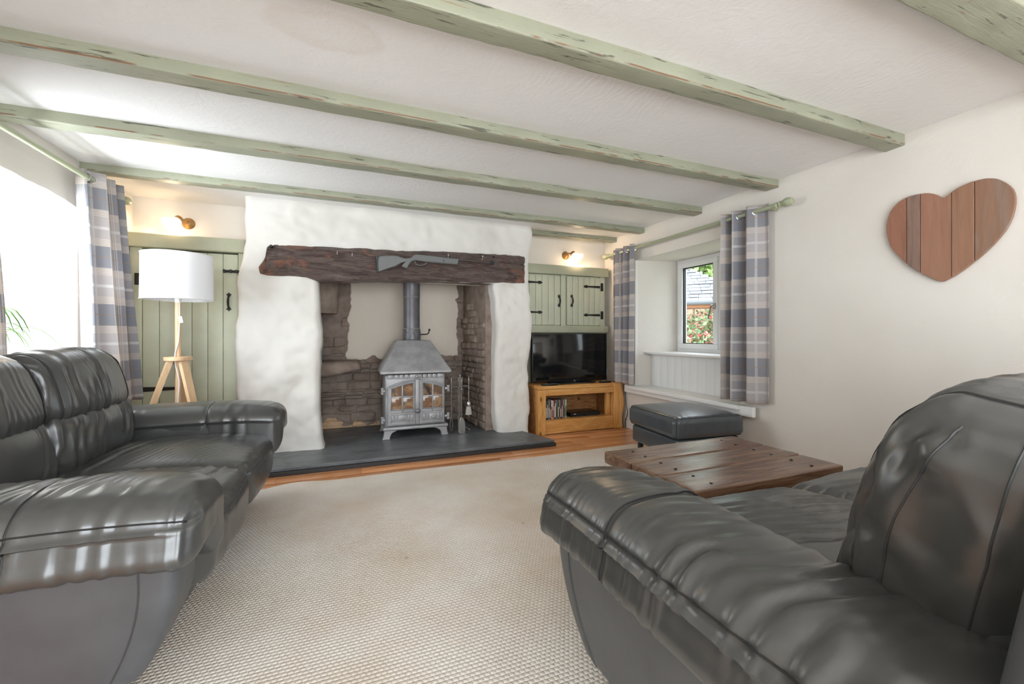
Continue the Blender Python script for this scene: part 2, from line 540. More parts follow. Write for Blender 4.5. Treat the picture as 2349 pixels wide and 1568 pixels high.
def plaid():
    b = NB('plaid_wool', 0.9, 0.15, 0, lin('#a7a5aa'))
    uv = b.coord('UV'); s = b.sep(uv)
    def fr(x, per, off=0.0):
        q = b.math('DIVIDE', b.math('ADD', x, off), per); return b.math('SUBTRACT', q, b.math('FLOOR', q))
    def band(f, a, c):
        return b.math('MULTIPLY', b.math('GREATER_THAN', f, a), b.math('LESS_THAN', f, c))
    def lines(x, n_per):
        q = b.math('MULTIPLY', x, n_per); return b.math('LESS_THAN', b.math('SUBTRACT', q, b.math('FLOOR', q)), 0.5)
    fv = fr(s[1], 0.355, 0.01); fu = fr(s[0], 0.36, 0.05)
    c = lin('#c2bcbb')
    col = b.mix(band(fv, 0.0, 0.37), c, lin('#9c9ca2'))
    col = b.mix(b.math('MULTIPLY', band(fu, 0.0, 0.34), 0.5), col, lin('#9094a0'))
    chk_v = b.math('MULTIPLY', b.math('MAXIMUM', band(fv, 0.37, 0.50), band(fv, 0.87, 1.0)), lines(s[1], 105))
    chk_u = b.math('MULTIPLY', b.math('MAXIMUM', band(fu, 0.34, 0.48), band(fu, 0.86, 1.0)), lines(s[0], 105))
    col = b.mix(b.math('MULTIPLY', chk_v, 0.75), col, lin('#e6dace'))
    col = b.mix(b.math('MULTIPLY', chk_u, 0.6), col, lin('#e6dace'))
    col = b.mix(b.math('MULTIPLY', band(fv, 0.66, 0.71), 0.85), col, lin('#dcd9d8'))
    col = b.mix(b.math('MULTIPLY', band(fu, 0.64, 0.69), 0.6), col, lin('#dcd9d8'))
    col = b.mix(b.math('MULTIPLY', b.math('MAXIMUM', band(fv, 0.18, 0.20), band(fu, 0.16, 0.18)), 0.5), col, lin('#b79a82'))
    b.col(col)
    tw = b.math('SINE', b.math('MULTIPLY', b.math('ADD', s[0], s[1]), 2200))
    b.bump(tw, 0.1, 0.001)
    b.p.inputs['Sheen Weight'].default_value = 0.2
    # some daylight passes through the cloth
    tr = b.new('ShaderNodeBsdfTranslucent'); b.L(col, tr.inputs[0])
    mx = b.new('ShaderNodeMixShader'); mx.inputs[0].default_value = 0.3
    out = b.n['Material Output']
    b.L(b.p.outputs[0], mx.inputs[1]); b.L(tr.outputs[0], mx.inputs[2]); b.L(mx.outputs[0], out.inputs[0])
    return b.m
M_PLAID = plaid()

def iron(name, h, rough=0.5, metal=0.6):
    b = NB(name, rough, 0.5, metal, lin(h))
    w = b.coord('World'); n = b.noise(w, 9, 5, 0.6); c = lin(h)
    b.col(b.mix(b.bw(n, 0.35, 0.68), tuple(x * 1.12 for x in c[:3]) + (1,), tuple(x * 0.78 for x in c[:3]) + (1,)))
    b.bump(b.noise(w, 90, 3), 0.08, 0.002)
    return b.m
M_STOVE = iron('stove_iron', '#a3a2a3', 0.45, 0.35)
M_STOVE_DARK = iron('stove_iron_dark', '#76767a', 0.45, 0.3)
M_FLUE = iron('flue_iron', '#6d6c70', 0.42, 0.4)
M_BLACKIRON = plain('black_iron', '#2a2522', 0.45, 0.5, 0.3)
M_STEEL = plain('bright_steel', '#b5b3b0', 0.25, 0.5, 0.9)
M_BRASS = plain('aged_brass', '#b59163', 0.3, 0.5, 0.85)
M_GUN = plain('rifle_stock', '#6e706e', 0.5, 0.4)
M_GUN_DARK = plain('rifle_dark', '#33383a', 0.4, 0.4, 0.3)
M_BARREL = plain('rifle_barrel', '#5d5654', 0.3, 0.5, 0.7)
M_WHITE = plain('white_gloss', '#efefed', 0.35, 0.5)
M_WHITEWOOD = plain('white_painted_wood', '#f4f4f2', 0.45, 0.4)
M_UPVC = plain('white_upvc', '#f2f2f1', 0.3, 0.5)
M_GASKET = plain('window_gasket', '#202224', 0.6)
M_BLACKPL = plain('black_plastic', '#141415', 0.3, 0.5)
M_SCREEN = plain('tv_screen', '#141517', 0.10, 0.6)
M_SHADE = plain('lamp_shade', '#f0f0f2', 0.85, 0.2)
M_CABLE_W = plain('white_cable', '#e6e4df', 0.4)
M_DARKHOLE = plain('soot_black', '#1b1f1e', 0.8)

def fireglass():
    b = NB('smoked_fire_glass', 0.12, 0.6, 0, lin('#7a5a40'))
    w = b.coord('World'); n = b.noise(w, 7, 4, 0.55, 1.0); n2 = b.noise(w, 11, 3)
    c = b.ramp(n, [(0.30, lin('#3a3532')), (0.43, lin('#6f5f52')), (0.52, lin('#8a6244')), (0.62, lin('#a58a6c')), (0.74, lin('#6f4c34'))])
    b.col(b.mix(b.bw(n2, 0.55, 0.7), c, lin('#5d5a58')))
    return b.m
M_FIREGLASS = fireglass()

def clearglass():
    m = bpy.data.materials.new('window_glass'); m.use_nodes = True; nt = m.node_tree; n = nt.nodes
    n.remove(n['Principled BSDF'])
    t = n.new('ShaderNodeBsdfTransparent'); t.inputs[0].default_value = (0.97, 0.98, 0.98, 1)
    g = n.new('ShaderNodeBsdfGlossy'); g.inputs['Roughness'].default_value = 0.02
    fr = n.new('ShaderNodeValue'); fr.outputs[0].default_value = 0.05
    mx = n.new('ShaderNodeMixShader')
    nt.links.new(fr.outputs[0], mx.inputs[0]); nt.links.new(t.outputs[0], mx.inputs[1]); nt.links.new(g.outputs[0], mx.inputs[2])
    nt.links.new(mx.outputs[0], n['Material Output'].inputs[0])
    return m
M_GLASS = clearglass()
def lampglass(strength):
    b = NB('lit_lamp_glass', 0.15, 0.5, 0, lin('#fff4e4'))
    b.p.inputs['Emission Color'].default_value = (1, 0.86, 0.66, 1)
    b.p.inputs['Emission Strength'].default_value = strength
    tr = b.new('ShaderNodeBsdfTransparent'); mx = b.new('ShaderNodeMixShader'); mx.inputs[0].default_value = 0.45   # clear glass lets the bulb's light out
    b.L(b.p.outputs[0], mx.inputs[1]); b.L(tr.outputs[0], mx.inputs[2]); b.L(mx.outputs[0], b.n['Material Output'].inputs[0])
    return b.m
M_LAMPGLASS = lampglass(0.9)
def emit(name, col, st):
    b = NB(name, 0.5, 0.5, 0, (*col, 1)); b.p.inputs['Emission Color'].default_value = (*col, 1); b.p.inputs['Emission Strength'].default_value = st
    return b.m
M_BULB = emit('lit_bulb', (1, 0.85, 0.62), 14)

def leaf(name, h1, h2):
    b = NB(name, 0.5, 0.4, 0, lin(h1)); n = b.noise(b.coord('World'), 9, 3)
    b.col(b.mix(b.bw(n, 0.35, 0.65), lin(h1), lin(h2))); return b.m
M_LEAF = leaf('plant_leaf', '#6f9a45', '#4c7a35')
# ------------------------------------------------------------------ the room
XL, XR, YB, YR, ZC = -1.56, 2.79, 4.10, -1.75, 2.08
XLO, XRO = -2.06, 3.36           # outer faces of the thick cottage walls
HEARTH = 0.055

def boxes(name, bl, mat, label=None, b=0.0):
    m = MB()
    for lo, hi in bl: m.box(lo, hi, b)
    return struct(m.build(name, mat), label)

# floor slab and its boards
floor = boxes('floor', [((XLO, YR - 0.4, -0.12), (XRO, 4.85, -0.012))], M_FLOORBASE, 'orange brown wooden plank floor')
plank_mesh = {}
def plank(x0, x1, y0, y1):
    L = round(x1 - x0, 2)
    if L not in plank_mesh:
        m = MB(); m.rbox((0, 0, -0.006), (L - 0.0012, (y1 - y0) - 0.0012, 0.012), 0.0012, 1)
        o = m.build('plank', M_FLOOR); plank_mesh[L] = o.data
    else:
        o = bpy.data.objects.new('plank', plank_mesh[L]); COL.objects.link(o)
    o.parent = floor; o.location = ((x0 + x1) / 2, (y0 + y1) / 2, 0)
y = 2.30; row = 0
while y < 4.10:
    x = XL - rnd.choice([0.1, 0.25, 0.4, 0.55])
    while x < XR:
        L = rnd.choice([0.55, 0.7, 0.85, 1.0, 1.2])
        x0 = max(x, XL - 0.02); x1 = min(x + L, XR + 0.02)
        if x1 - x0 > 0.08 and not (y > 3.45 and x1 < 1.6 and x0 > -0.78):
            plank(x0, x1, y, y + 0.125)
        x += L
    y += 0.125; row += 1
m = MB(); m.box((XL - 0.02, YR, -0.012), (XR + 0.02, 2.30, 0.0)); m.build('plank_field', M_FLOOR, floor)

# ceiling: a gently uneven plaster skin
nx, ny = 60, 80
gx = np.linspace(XLO, XRO, nx); gy = np.linspace(YR - 0.4, 4.85, ny)
G = np.stack(np.meshgrid(gx, gy, indexing='ij'), -1).reshape(-1, 2)
P = np.concatenate([G, np.full((len(G), 1), ZC)], 1)
P[:, 2] += 0.006 * fbm(P * 1.3, 3, 3)
m = MB(); m.grid(P, nx, ny); m.box((XLO, YR - 0.4, ZC + 0.02), (XRO, 4.85, ZC + 0.2))
struct(m.build('ceiling', M_CEIL, fixn=False), 'white rough plaster ceiling')

# right wall with the deep window recess
WY0, WY1, WZ0, WZ1 = 2.30, 3.55, 0.45, 1.775
m = MB()
m.box((XR, YR - 0.4, -0.12), (XRO, WY0, ZC + 0.02))
m.box((XR, WY1, -0.12), (XRO, 4.85, ZC + 0.02))
m.box((XR, WY0, WZ1), (XRO, WY1, ZC + 0.02))
m.box((XR, WY0, -0.12), (XRO, WY1, WZ0))
m.box((3.06, WY0, WZ0), (XRO, WY1, 0.815))                      # low wall behind the boarding
m.prism([(XR + 0.001, 3.56), (3.34, 3.56), (3.34, 3.44), (3.0, 3.50)], WZ0, WZ1, 'z')   # splayed far reveal
m.box((3.24, WY0, 0.815), (XRO, 2.36, WZ1))
struct(m.build('wall_right', M_WALL), 'white plaster side wall with deep window recess')
# left wall with the bay recess
m = MB()
A0, A1, HZ, SZ = 1.70, 3.38, 1.81, 0.78
m.box((XLO, YR - 0.4, -0.12), (XL, A0, ZC + 0.02)); m.box((XLO, A1, -0.12), (XL, 4.85, ZC + 0.02))
for a, c in ((A0, A1),):
    m.box((XLO, a, -0.12), (XL, c, SZ))
nx = 60
for a, c, sd in ((A0, A1, 3),):                     # uneven arched head of the recess
    ys = np.linspace(a, c, nx)
    zz = HZ + 0.012 * fbm(np.stack([ys * 6, ys * 0, ys * 0], -1), sd, 3) - 0.03 * ((ys - (a + c) / 2) / (c - a) * 2) ** 4
    poly = [(float(q), float(z)) for q, z in zip(ys, zz)] + [(c, ZC + 0.02), (a, ZC + 0.02)]
    m.prism(poly, XLO, XL, 'x')
struct(m.build('wall_left', M_WALL, fixn=True), 'white plaster wall with a bright window recess')
# back wall (with room for the inglenook) and rear wall with glazed doors
FX0, FX1 = -0.30, 1.34
m = MB()
NY0, NY1, NZ0, NZ1, NX = 4.30, 4.485, 0.765, 1.16, -0.62          # niche opening in the left side of the inglenook
m.box((XL - 0.02, YB, -0.12), (NX, 4.85, ZC + 0.02)); m.box((NX, YB, -0.12), (FX0, 4.85, NZ0)); m.box((NX, YB, NZ1), (FX0, 4.85, ZC + 0.02))
m.box((NX, YB, NZ0), (FX0, NY0, NZ1)); m.box((NX, NY1, NZ0), (FX0, 4.85, NZ1)); m.box((FX1, YB, -0.12), (XR + 0.02, 4.85, ZC + 0.02))
m.box((FX0, YB, 1.62), (FX1, 4.85, ZC + 0.02))
struct(m.build('wall_back', M_WALL), 'white plaster wall at the fireplace end')
m = MB()
m.box((XLO, YR - 0.4, -0.12), (-1.0, YR, ZC + 0.02)); m.box((2.2, YR - 0.4, -0.12), (XRO, YR, ZC + 0.02)); m.box((-1.0, YR - 0.4, 2.0), (2.2, YR, ZC + 0.02))
struct(m.build('wall_rear', M_WALL), 'white plaster wall behind the viewer')

# ------------------------------------------------------------------ chimney breast: lumpy hand-trowelled plaster
YF = 3.76
def lump(P, amp=1.0, seed=5):
    return amp * (0.046 * fbm(P * 1.9, seed, 2) + 0.032 * fbm(P * 4.2, seed + 3, 3) + 0.007 * fbm(P * 14, seed + 5, 2))
def wob(z, seed, amp=0.02, fr=3.2):
    z = np.atleast_1d(z); return amp * fbm(np.stack([z * fr, z * 0 + seed * 3.7, z * 0], -1), seed, 3)
breast = struct(MB().box((-0.78, 4.02, 0.02), (-0.24, 4.12, 2.09)).box((1.30, 4.02, 0.02), (1.66, 4.12, 2.09)).build('wall_chimney_breast', M_BREAST),
                'lumpy white plaster chimney breast around the inglenook')
def pillar(name, xo, xi, z0, z1, deep, rc=0.05):
    """xo, xi: outer and inner edge as functions of height; the skin wraps from the wall round the front into the opening"""
    nz = int((z1 - z0) / 0.014); zs = np.linspace(z0, z1, nz)
    rows = []
    sg = 1 if xi(0.5) > xo(0.5) else -1
    for z in zs:
        a, b = float(xo(z)), float(xi(z)); pts = []
        pts += [(a, y) for y in np.linspace(4.11, YF + rc, 8, endpoint=False)]
        pts += [(a + sg * rc * (1 - math.cos(t)), YF + rc * (1 - math.sin(t))) for t in np.linspace(0, PI / 2, 7, endpoint=False)]
        pts += [(x, YF) for x in np.linspace(a + sg * rc, b - sg * rc, 36, endpoint=False)]
        pts += [(b - sg * rc * (1 - math.sin(t)), YF + rc * (1 - math.cos(t))) for t in np.linspace(0, PI / 2, 7, endpoint=False)]
        pts += [(b, y) for y in np.linspace(YF + rc, deep, 7)]
        rows.append([(p[0], p[1], z) for p in pts])
    P = np.array(rows); nu, nv = P.shape[:2]; P = P.reshape(-1, 3)
    d = lump(P)
    P[:, 1] += -d - 0.01
    P[:, 1] = np.minimum(P[:, 1], 4.115)
    MB().grid(P, nu, nv).build(name, M_BREAST, breast, sharp=80)
flare = lambda z: np.clip((0.45 - z) / 0.45, 0, 1) ** 2
xoL = lambda z: -0.795 + wob(z, 11, 0.045, 3.0)[0] + 0.03 * float(np.clip((z - 1.45) / 0.3, 0, 1))
xiL = lambda z: -0.225 + wob(z, 13, 0.035, 3.0)[0] + 0.055 * float(flare(z))
xoR = lambda z: 1.70 + wob(z, 17, 0.045, 3.0)[0]
xiR = lambda z: 1.325 + wob(z, 19, 0.025, 3.0)[0] + 0.03 * float(flare(z)) - 0.045 * float(np.clip((z - 1.1) / 0.35, 0, 1))
pillar('plaster_pillar', xoL, xiL, 0.02, 1.50, 3.95)
pillar('plaster_pillar', xoR, xiR, 0.02, 1.50, 3.93)
# the face above, outer edges shared with the pillars
nz, nxx = 46, 110
rows = []
for z in np.linspace(1.485, ZC + 0.012, nz):
    a, b = xoL(z), xoR(z); rc = 0.05; pts = []
    pts += [(a, y) for y in np.linspace(4.11, YF + rc, 8, endpoint=False)]
    pts += [(a + rc * (1 - math.cos(t)), YF + rc * (1 - math.sin(t))) for t in np.linspace(0, PI / 2, 7, endpoint=False)]
    pts += [(x, YF) for x in np.linspace(a + rc, b - rc, nxx, endpoint=False)]
    pts += [(b - rc * (1 - math.sin(t)), YF + rc * (1 - math.cos(t))) for t in np.linspace(0, PI / 2, 7, endpoint=False)]
    pts += [(b, y) for y in np.linspace(YF + rc, 4.11, 7)]
    rows.append([(p[0], p[1], z) for p in pts])
P = np.array(rows); nu, nv = P.shape[:2]; P = P.reshape(-1, 3)
P[:, 1] = np.minimum(P[:, 1] - lump(P) - 0.01, 4.115)
m = MB(); m.grid(P, nu, nv)
m.box((-0.70, 3.86, 1.50), (1.62, 4.11, 1.60))
m.build('plaster_face', M_BREAST, breast, sharp=80, fixn=False)

# inglenook: painted rubble stone
RX0, RX1, RY = -0.26, 1.20, 4.55
ing = struct(MB().box((RX0 - 0.15, RY, 0.0), (RX1 + 0.2, 4.83, 1.64))
             .box((FX0 - 0.02, 3.93, 0.0), (RX0, RY + 0.02, NZ0)).box((FX0 - 0.02, 3.93, NZ1), (RX0, RY + 0.02, 1.64))
             .box((FX0 - 0.02, 3.93, NZ0), (RX0, NY0, NZ1)).box((FX0 - 0.02, NY1, NZ0), (RX0, RY + 0.02, NZ1))
             .prism([(1.262, 3.90), (RX1 + 0.01, RY + 0.02), (1.45, RY + 0.02), (1.45, 3.90)], 0.0, 1.64, 'z')
             .box((FX0 - 0.02, 3.90, 1.60), (FX1 + 0.05, 4.83, 1.66)).build('wall_inglenook', M_STONE), 'dark brown painted stone inside of the fireplace')
def stone(c, s, rot, seed):
    def fn(V, N):
        return V + N * (0.016 * fbm((V + seed * 3.1) * 11, seed, 3))[:, None]
    MB().rbox(c, s, min(s) * 0.33, 2, 0.05, rotm(*rot), fn).build('stone', M_STONE, ing)
k = 0
def in_patch(x, z): return 0.0 < x < 1.13 and z > 0.755
z = HEARTH + 0.005
rs = random.Random(21)
while z < 1.50:
    h = rs.choice([0.04, 0.055, 0.07, 0.09, 0.105]); x = RX0 + 0.01
    while x < RX1 - 0.02:
        w = rs.uniform(0.08, 0.30); x1 = min(x + w, RX1)
        cx, cz = (x + x1) / 2, z + h / 2
        behind_stove = 0.36 < cx < 0.80 and cz < 0.70
        skip = in_patch(cx, cz) or behind_stove or (cx < -0.02 and cz > 0.95)
        if not skip and x1 - x > 0.04:
            d = rs.uniform(0.03, 0.055)
            stone((cx, RY + 0.016 - rs.uniform(0, 0.022), cz + rs.uniform(-0.006, 0.006)), (x1 - x - 0.006, d, h - rs.uniform(0.004, 0.014)), (0, rs.uniform(-0.09, 0.09), rs.uniform(-0.06, 0.06)), k); k += 1
        x = x1
    z += h
z = HEARTH + 0.005
while z < 1.30:
    h = rs.uniform(0.045, 0.085); t = 0.0
    while t < 1.0:
        t1 = min(1.0, t + rs.uniform(0.14, 0.34)); tc = (t + t1) / 2
        cx = 1.265 + (RX1 - 1.265) * tc; cy = 3.92 + (RY - 3.92) * tc
        ang = math.atan2(RY - 3.92, RX1 - 1.265)
        if rs.random() < (1.0 if z < 0.85 else 0.75 if tc > 0.4 else 0.25):
            stone((cx + 0.008, cy, z + h / 2), ((t1 - t) * 0.64 - 0.006, rs.uniform(0.035, 0.055), h - 0.007), (0, 0, ang), k); k += 1
        t = t1
    z += h
# ledge stone, flue corbel and the cupboard niche on the left of the inglenook
def fl(V, N):
    V = V.copy(); V[:, 2] -= 0.05 * np.clip((V[:, 0] + 0.16) / 0.34, 0, 1) * (V[:, 2] < 0) * -1.0
    return V + N * (0.014 * fbm(V * 11, 44, 3))[:, None]
MB().rbox((-0.085, 4.36, 0.675), (0.40, 0.42, 0.145), 0.05, 3, 0.03, None, fl).build('ledge_stone', M_STONE, ing)
MB().lathe([(0.17, 1.20), (0.175, 1.23), (0.20, 1.62)], (-0.27, 4.36, 0), 40).build('flue_corbel', M_STONE, ing)
MB().box((NX - 0.004, NY0 - 0.004, NZ0 - 0.004), (NX + 0.008, NY1 + 0.004, NZ1 + 0.004)).box((NX, NY0 - 0.004, NZ0 - 0.004), (RX0 - 0.001, NY1 + 0.004, NZ0 + 0.006)).box((NX, NY0 - 0.004, NZ1 - 0.006), (RX0 - 0.001, NY1 + 0.004, NZ1 + 0.004)) \
    .box((NX, NY0 - 0.004, NZ0), (RX0 - 0.001, NY0 + 0.006, NZ1)).box((NX, NY1 - 0.006, NZ0), (RX0 - 0.001, NY1 + 0.004, NZ1)).build('niche', M_STONE, ing)
MB().box((RX0 + 0.003, 4.488, 0.75), (RX0 + 0.03, 4.51, 1.17), 0.004).build('niche_frame', M_STOVE_DARK, ing)
# cream plaster patch on the back of the inglenook with a broken edge
def band(xs, bot, top, yf, yb, seed, amp=0.006, fr=8.0, nt=24, edge=0.02):
    """a slab whose face is a relief: bottom and top edges are functions of x"""
    xs = np.asarray(xs); bot = np.asarray(bot); top = np.asarray(top)
    n = len(xs); t = np.linspace(0, 1, nt)
    X = np.repeat(xs[:, None], nt, 1); Z = bot[:, None] + (top - bot)[:, None] * t[None]
    P = np.stack([X, np.full_like(X, yf), Z], -1)
    dist = np.minimum(np.minimum((Z - bot[:, None]), (top[:, None] - Z)), np.minimum(X - xs[0], xs[-1] - X))
    P[..., 1] += edge * np.clip(1 - dist / edge, 0, 1) ** 2 * 0.7
    P = P.reshape(-1, 3)
    P[:, 1] -= amp * fbm(P * fr, seed, 4)
    m = MB(); m.grid(P, n, nt)
    I = np.arange(n * nt).reshape(n, nt)
    loop = list(I[:, 0]) + list(I[-1, 1:]) + list(I[-2::-1, -1]) + list(I[0, -2:0:-1])
    b = len(P); B = P[loop].copy(); B[:, 1] = yb
    m.v.append(B); m.n += len(B)
    L = len(loop)
    for i in range(L):
        j = (i + 1) % L
        m.f.append([int(loop[i]), int(loop[j]), b + j, b + i])
    return m
xs = np.linspace(0.0, 1.14, 160)
jag = lambda s, f, a: a * fbm(np.stack([xs * f, xs * 0 + s, xs * 0], -1), s, 4)
bot = 0.765 + jag(5, 9, 0.03) - 0.03 * np.clip(1 - np.abs(xs - 0.2) / 0.25, 0, 1)
mp = band(xs, bot, np.full_like(xs, 1.56), RY - 0.026, RY + 0.02, 8, 0.006, 4.0, 60, 0.012)
V = mp.v[0]; 
for Vv in mp.v:
    zz = Vv[:, 2]; e = fbm(np.stack([zz * 14, zz * 0, zz * 0], -1), 31, 4)
    wL = np.clip(1 - (Vv[:, 0] - 0.0) / 0.2, 0, 1); wR = np.clip(1 - (1.14 - Vv[:, 0]) / 0.2, 0, 1)
    Vv[:, 0] += wL * (0.028 * e + 0.02 * np.clip((zz - 1.0) / 0.4, -1, 1)) + wR * 0.022 * fbm(np.stack([zz * 13, zz * 0 + 4, zz * 0], -1), 37, 4)
mp.build('plaster_patch', M_PATCH, ing, 'cream plaster with a broken edge')
# small white lamp socket on the right of the recess
MB().sphere((1.262, 4.20, 1.15), 0.018, 0.02, 0.025).build('bolt_eye', M_STEEL, ing)

# slate hearth with a chamfered front right corner
m = MB()
HX0, HX1, HY = -0.86, 1.725, 3.305
m.prism([(HX0, HY + 0.02), (HX1 - 0.0, HY + 0.02), (HX1 - 0.0, HY + 0.05), (1.60, 3.73), (1.60, 3.80), (1.345, 3.93), (1.24, RY + 0.01), (RX0, RY + 0.01), (RX0, 3.93), (HX0, 3.93)], 0.028, HEARTH, 'z', 0.006)
hearth = m.build('hearth', M_SLATE)
center_origin(hearth); tag(hearth, 'low grey slate hearth slab under the wood stove', 'hearth')
m = MB(); m.prism([(HX0, HY), (HX1 + 0.01, HY), (HX1 + 0.01, HY + 0.06), (1.63, 3.73), (1.63, 3.765), (HX0, 3.765)], 0.0, 0.03, 'z', 0.003)
o = m.build('slate_edge', M_SLATE_EDGE); o.parent = hearth; o.location = -hearth.location

# ------------------------------------------------------------------ ceiling beams
def beam(y0, y1, drop, label, x0=XL - 0.02, x1=XR + 0.01, seed=0):
    def fn(V, N):
        return V + N * (0.0032 * fbm(V * np.array([3, 14, 14]) + seed * 7, seed, 3) + 0.0022 * fbm(V * np.array([14, 30, 30]), seed + 2, 2))[:, None]
    m = MB(); m.rbox(((x0 + x1) / 2, (y0 + y1) / 2, ZC - drop / 2 + 0.03), (x1 - x0, y1 - y0, drop + 0.06), 0.007, 2, 0.03, None, fn)
    return tag(center_origin(m.build('ceiling_beam', M_BEAM)), label, 'beam', 'sage ceiling beams')
beam(0.60, 0.735, 0.075, 'wide sage green ceiling beam above the black sofa with the coffee table', seed=1)
beam(1.295, 1.385, 0.060, 'sage green ceiling beam meeting the wall directly above the wooden heart', seed=2)
beam(2.00, 2.095, 0.055, 'sage green ceiling beam meeting the wall above the grey plaid curtain nearer the heart', seed=3)
beam(2.67, 2.765, 0.055, 'sage green ceiling beam crossing above the middle of the windows', seed=4)
beam(3.40, 3.485, 0.050, 'chipped sage green ceiling beam just in front of the chimney breast', seed=5)
beam(3.87, 3.95, 0.045, 'short sage green ceiling beam above the cupboard beside the chimney breast', x0=1.66, seed=6)

# ------------------------------------------------------------------ window in the right wall
XW = 3.25
def win_frame(name, parent, y0, y1, z0, z1, w, x0, x1, mat, b=0.004):
    m = MB()
    m.box((x0, y0, z0), (x1, y1, z0 + w), b); m.box((x0, y0, z1 - w), (x1, y1, z1), b)
    m.box((x0, y0, z0 + w), (x1, y0 + w, z1 - w), b); m.box((x0, y1 - w, z0 + w), (x1, y1, z1 - w), b)
    return m.build(name, mat, parent)
win = thing('window_1', 'white framed casement window in the deep recess', None, (XW, 2.9, 0.82), kind='structure')
win_frame('window_frame', win, 2.36, 3.445, 0.82, WZ1, 0.035, XW, XW + 0.07, M_UPVC)
MB().box((XW, 2.875, 0.855), (XW + 0.07, 2.915, WZ1 - 0.035), 0.004).build('mullion', M_UPVC, win)
for a, c in ((2.915, 3.41), (2.395, 2.875)):
    s = win_frame('sash', win, a, c, 0.855, WZ1 - 0.035, 0.052, XW - 0.018, XW + 0.05, M_UPVC, 0.006)
    win_frame('gasket', s, a + 0.05, c - 0.05, 0.905, WZ1 - 0.085, 0.010, XW - 0.004, XW + 0.03, M_GASKET, 0.001)
    MB().box((XW + 0.012, a + 0.055, 0.908), (XW + 0.018, c - 0.055, WZ1 - 0.09)).build('pane', M_GLASS, s)
h = MB(); h.rbox((XW - 0.032, 2.937, 1.27), (0.02, 0.022, 0.06), 0.006, 2); h.tube([(XW - 0.04, 2.937, 1.28), (XW - 0.06, 2.945, 1.275), (XW - 0.062, 2.965, 1.20), (XW - 0.058, 2.985, 1.15)], [0.008, 0.009, 0.008, 0.006], 8)
h.build('window_handle', M_STEEL, win, 'silver window handle')
sill = MB().rbox((3.06, 2.925, 0.81), (0.36, 1.245, 0.022), 0.006, 2).build('trim_1', M_WHITEWOOD); struct(sill, 'white inner window sill')
# boarding below the sill, a window seat shelf
pan = struct(MB().box((2.972, WY0, 0.45), (3.065, 3.52, 0.80)).build('trim_2', M_WHITEWOOD), 'white tongue and groove boarding below the window')
y = WY0 + 0.005
while y < 3.49:
    MB().box((2.958, y, 0.455), (2.976, min(y + 0.0958, 3.51), 0.799), 0.002).build('board', M_WHITEWOOD, pan); y += 0.097
seat = struct(MB().rbox((2.83, 2.905, 0.455), (0.27, 1.30, 0.034), 0.006, 2).rbox((2.745, 2.90, 0.432), (0.035, 1.50, 0.075), 0.005, 2)
              .build('trim_3', M_WHITEWOOD), 'white painted window seat shelf')

# bay window ledge and frame on the left
bay = thing('window_2', 'overexposed window at the back of the bright left recess', None, (-2.0, 2.5, 0.8), kind='structure')
win_frame('window_frame', bay, A0, A1, SZ, 1.80, 0.05, -1.955, -1.90, M_UPVC)
MB().box((-1.955, 2.50, SZ + 0.05), (-1.90, 2.55, 1.75), 0.004).build('mullion', M_UPVC, bay)
led = struct(MB().rbox((-1.70, 2.55, 0.775), (0.42, 1.80, 0.03), 0.008, 2).lathe([(0.0, 0), (0.03, 0.0), (0.03, 0.02), (0.022, 0.03), (0.03, 0.045), (0.034, 0.06), (0, 0.06)], (-1.52, 3.46, 0.73), 20)
             .build('trim_4', M_WHITEWOOD), 'white window ledge with a moulded end behind the plaid curtain')
door = thing('door_2', 'glazed garden doors behind the viewer', None, (0.6, YR - 0.05, 0.0), kind='structure')
m = MB()
for x in (-1.0, -0.2, 0.6, 1.4, 2.15): m.box((x, YR - 0.05, 0.0), (x + 0.05, YR - 0.01, 2.0), 0.004)
m.box((-1.0, YR - 0.05, 0.0), (2.2, YR - 0.01, 0.12), 0.004); m.box((-1.0, YR - 0.05, 1.93), (2.2, YR - 0.01, 2.0), 0.004)
m.build('door_frame', M_UPVC, door)
# ------------------------------------------------------------------ painted cupboards either side of the breast
def strap(parent, x0, x1, y, z, plate_x, w=0.022):
    """tapered strap hinge with a spear end; x0 at the pivot, x1 at the tip"""
    s = 1 if x1 > x0 else -1
    L = abs(x1 - x0)
    pts = [(x0, z + w * 0.62), (x0 + s * (L - 0.055), z + w * 0.36), (x0 + s * (L - 0.05), z + w * 0.75), (x0 + s * (L - 0.025), z + w * 0.72),
           (x1, z), (x0 + s * (L - 0.025), z - w * 0.72), (x0 + s * (L - 0.05), z - w * 0.75), (x0 + s * (L - 0.055), z - w * 0.36), (x0, z - w * 0.62)]
    o = MB().prism(pts, y - 0.006, y, 'y', 0.0012).build('strap_hinge', M_BLACKIRON, parent)
    MB().box((plate_x - 0.014, y - 0.010, z - 0.045), (plate_x + 0.014, y + 0.001, z + 0.045), 0.002).build('hinge_plate', M_BLACKIRON, o)
    return o
def pull(parent, x, y, z, h=0.105, tilt=0.0):
    """wrought D handle with fleur ends"""
    m = MB()
    pth = [(x, y - 0.004, z - h * 0.42), (x, y - 0.026, z - h * 0.25), (x, y - 0.032, z), (x, y - 0.026, z + h * 0.25), (x, y - 0.004, z + h * 0.42)]
    m.tube(pth, [0.006, 0.0075, 0.009, 0.0075, 0.006], 10)
    for s in (-1, 1):
        zz = z + s * h * 0.45
        m.prism([(x, zz + s * 0.026), (x + 0.006, zz + s * 0.014), (x + 0.019, zz + s * 0.010), (x + 0.012, zz - s * 0.002), (x + 0.006, zz - s * 0.016),
                 (x - 0.006, zz - s * 0.016), (x - 0.012, zz - s * 0.002), (x - 0.019, zz + s * 0.010), (x - 0.006, zz + s * 0.014)], y - 0.006, y, 'y', 0.001)
    return m.build('pull_handle', M_BLACKIRON, parent)
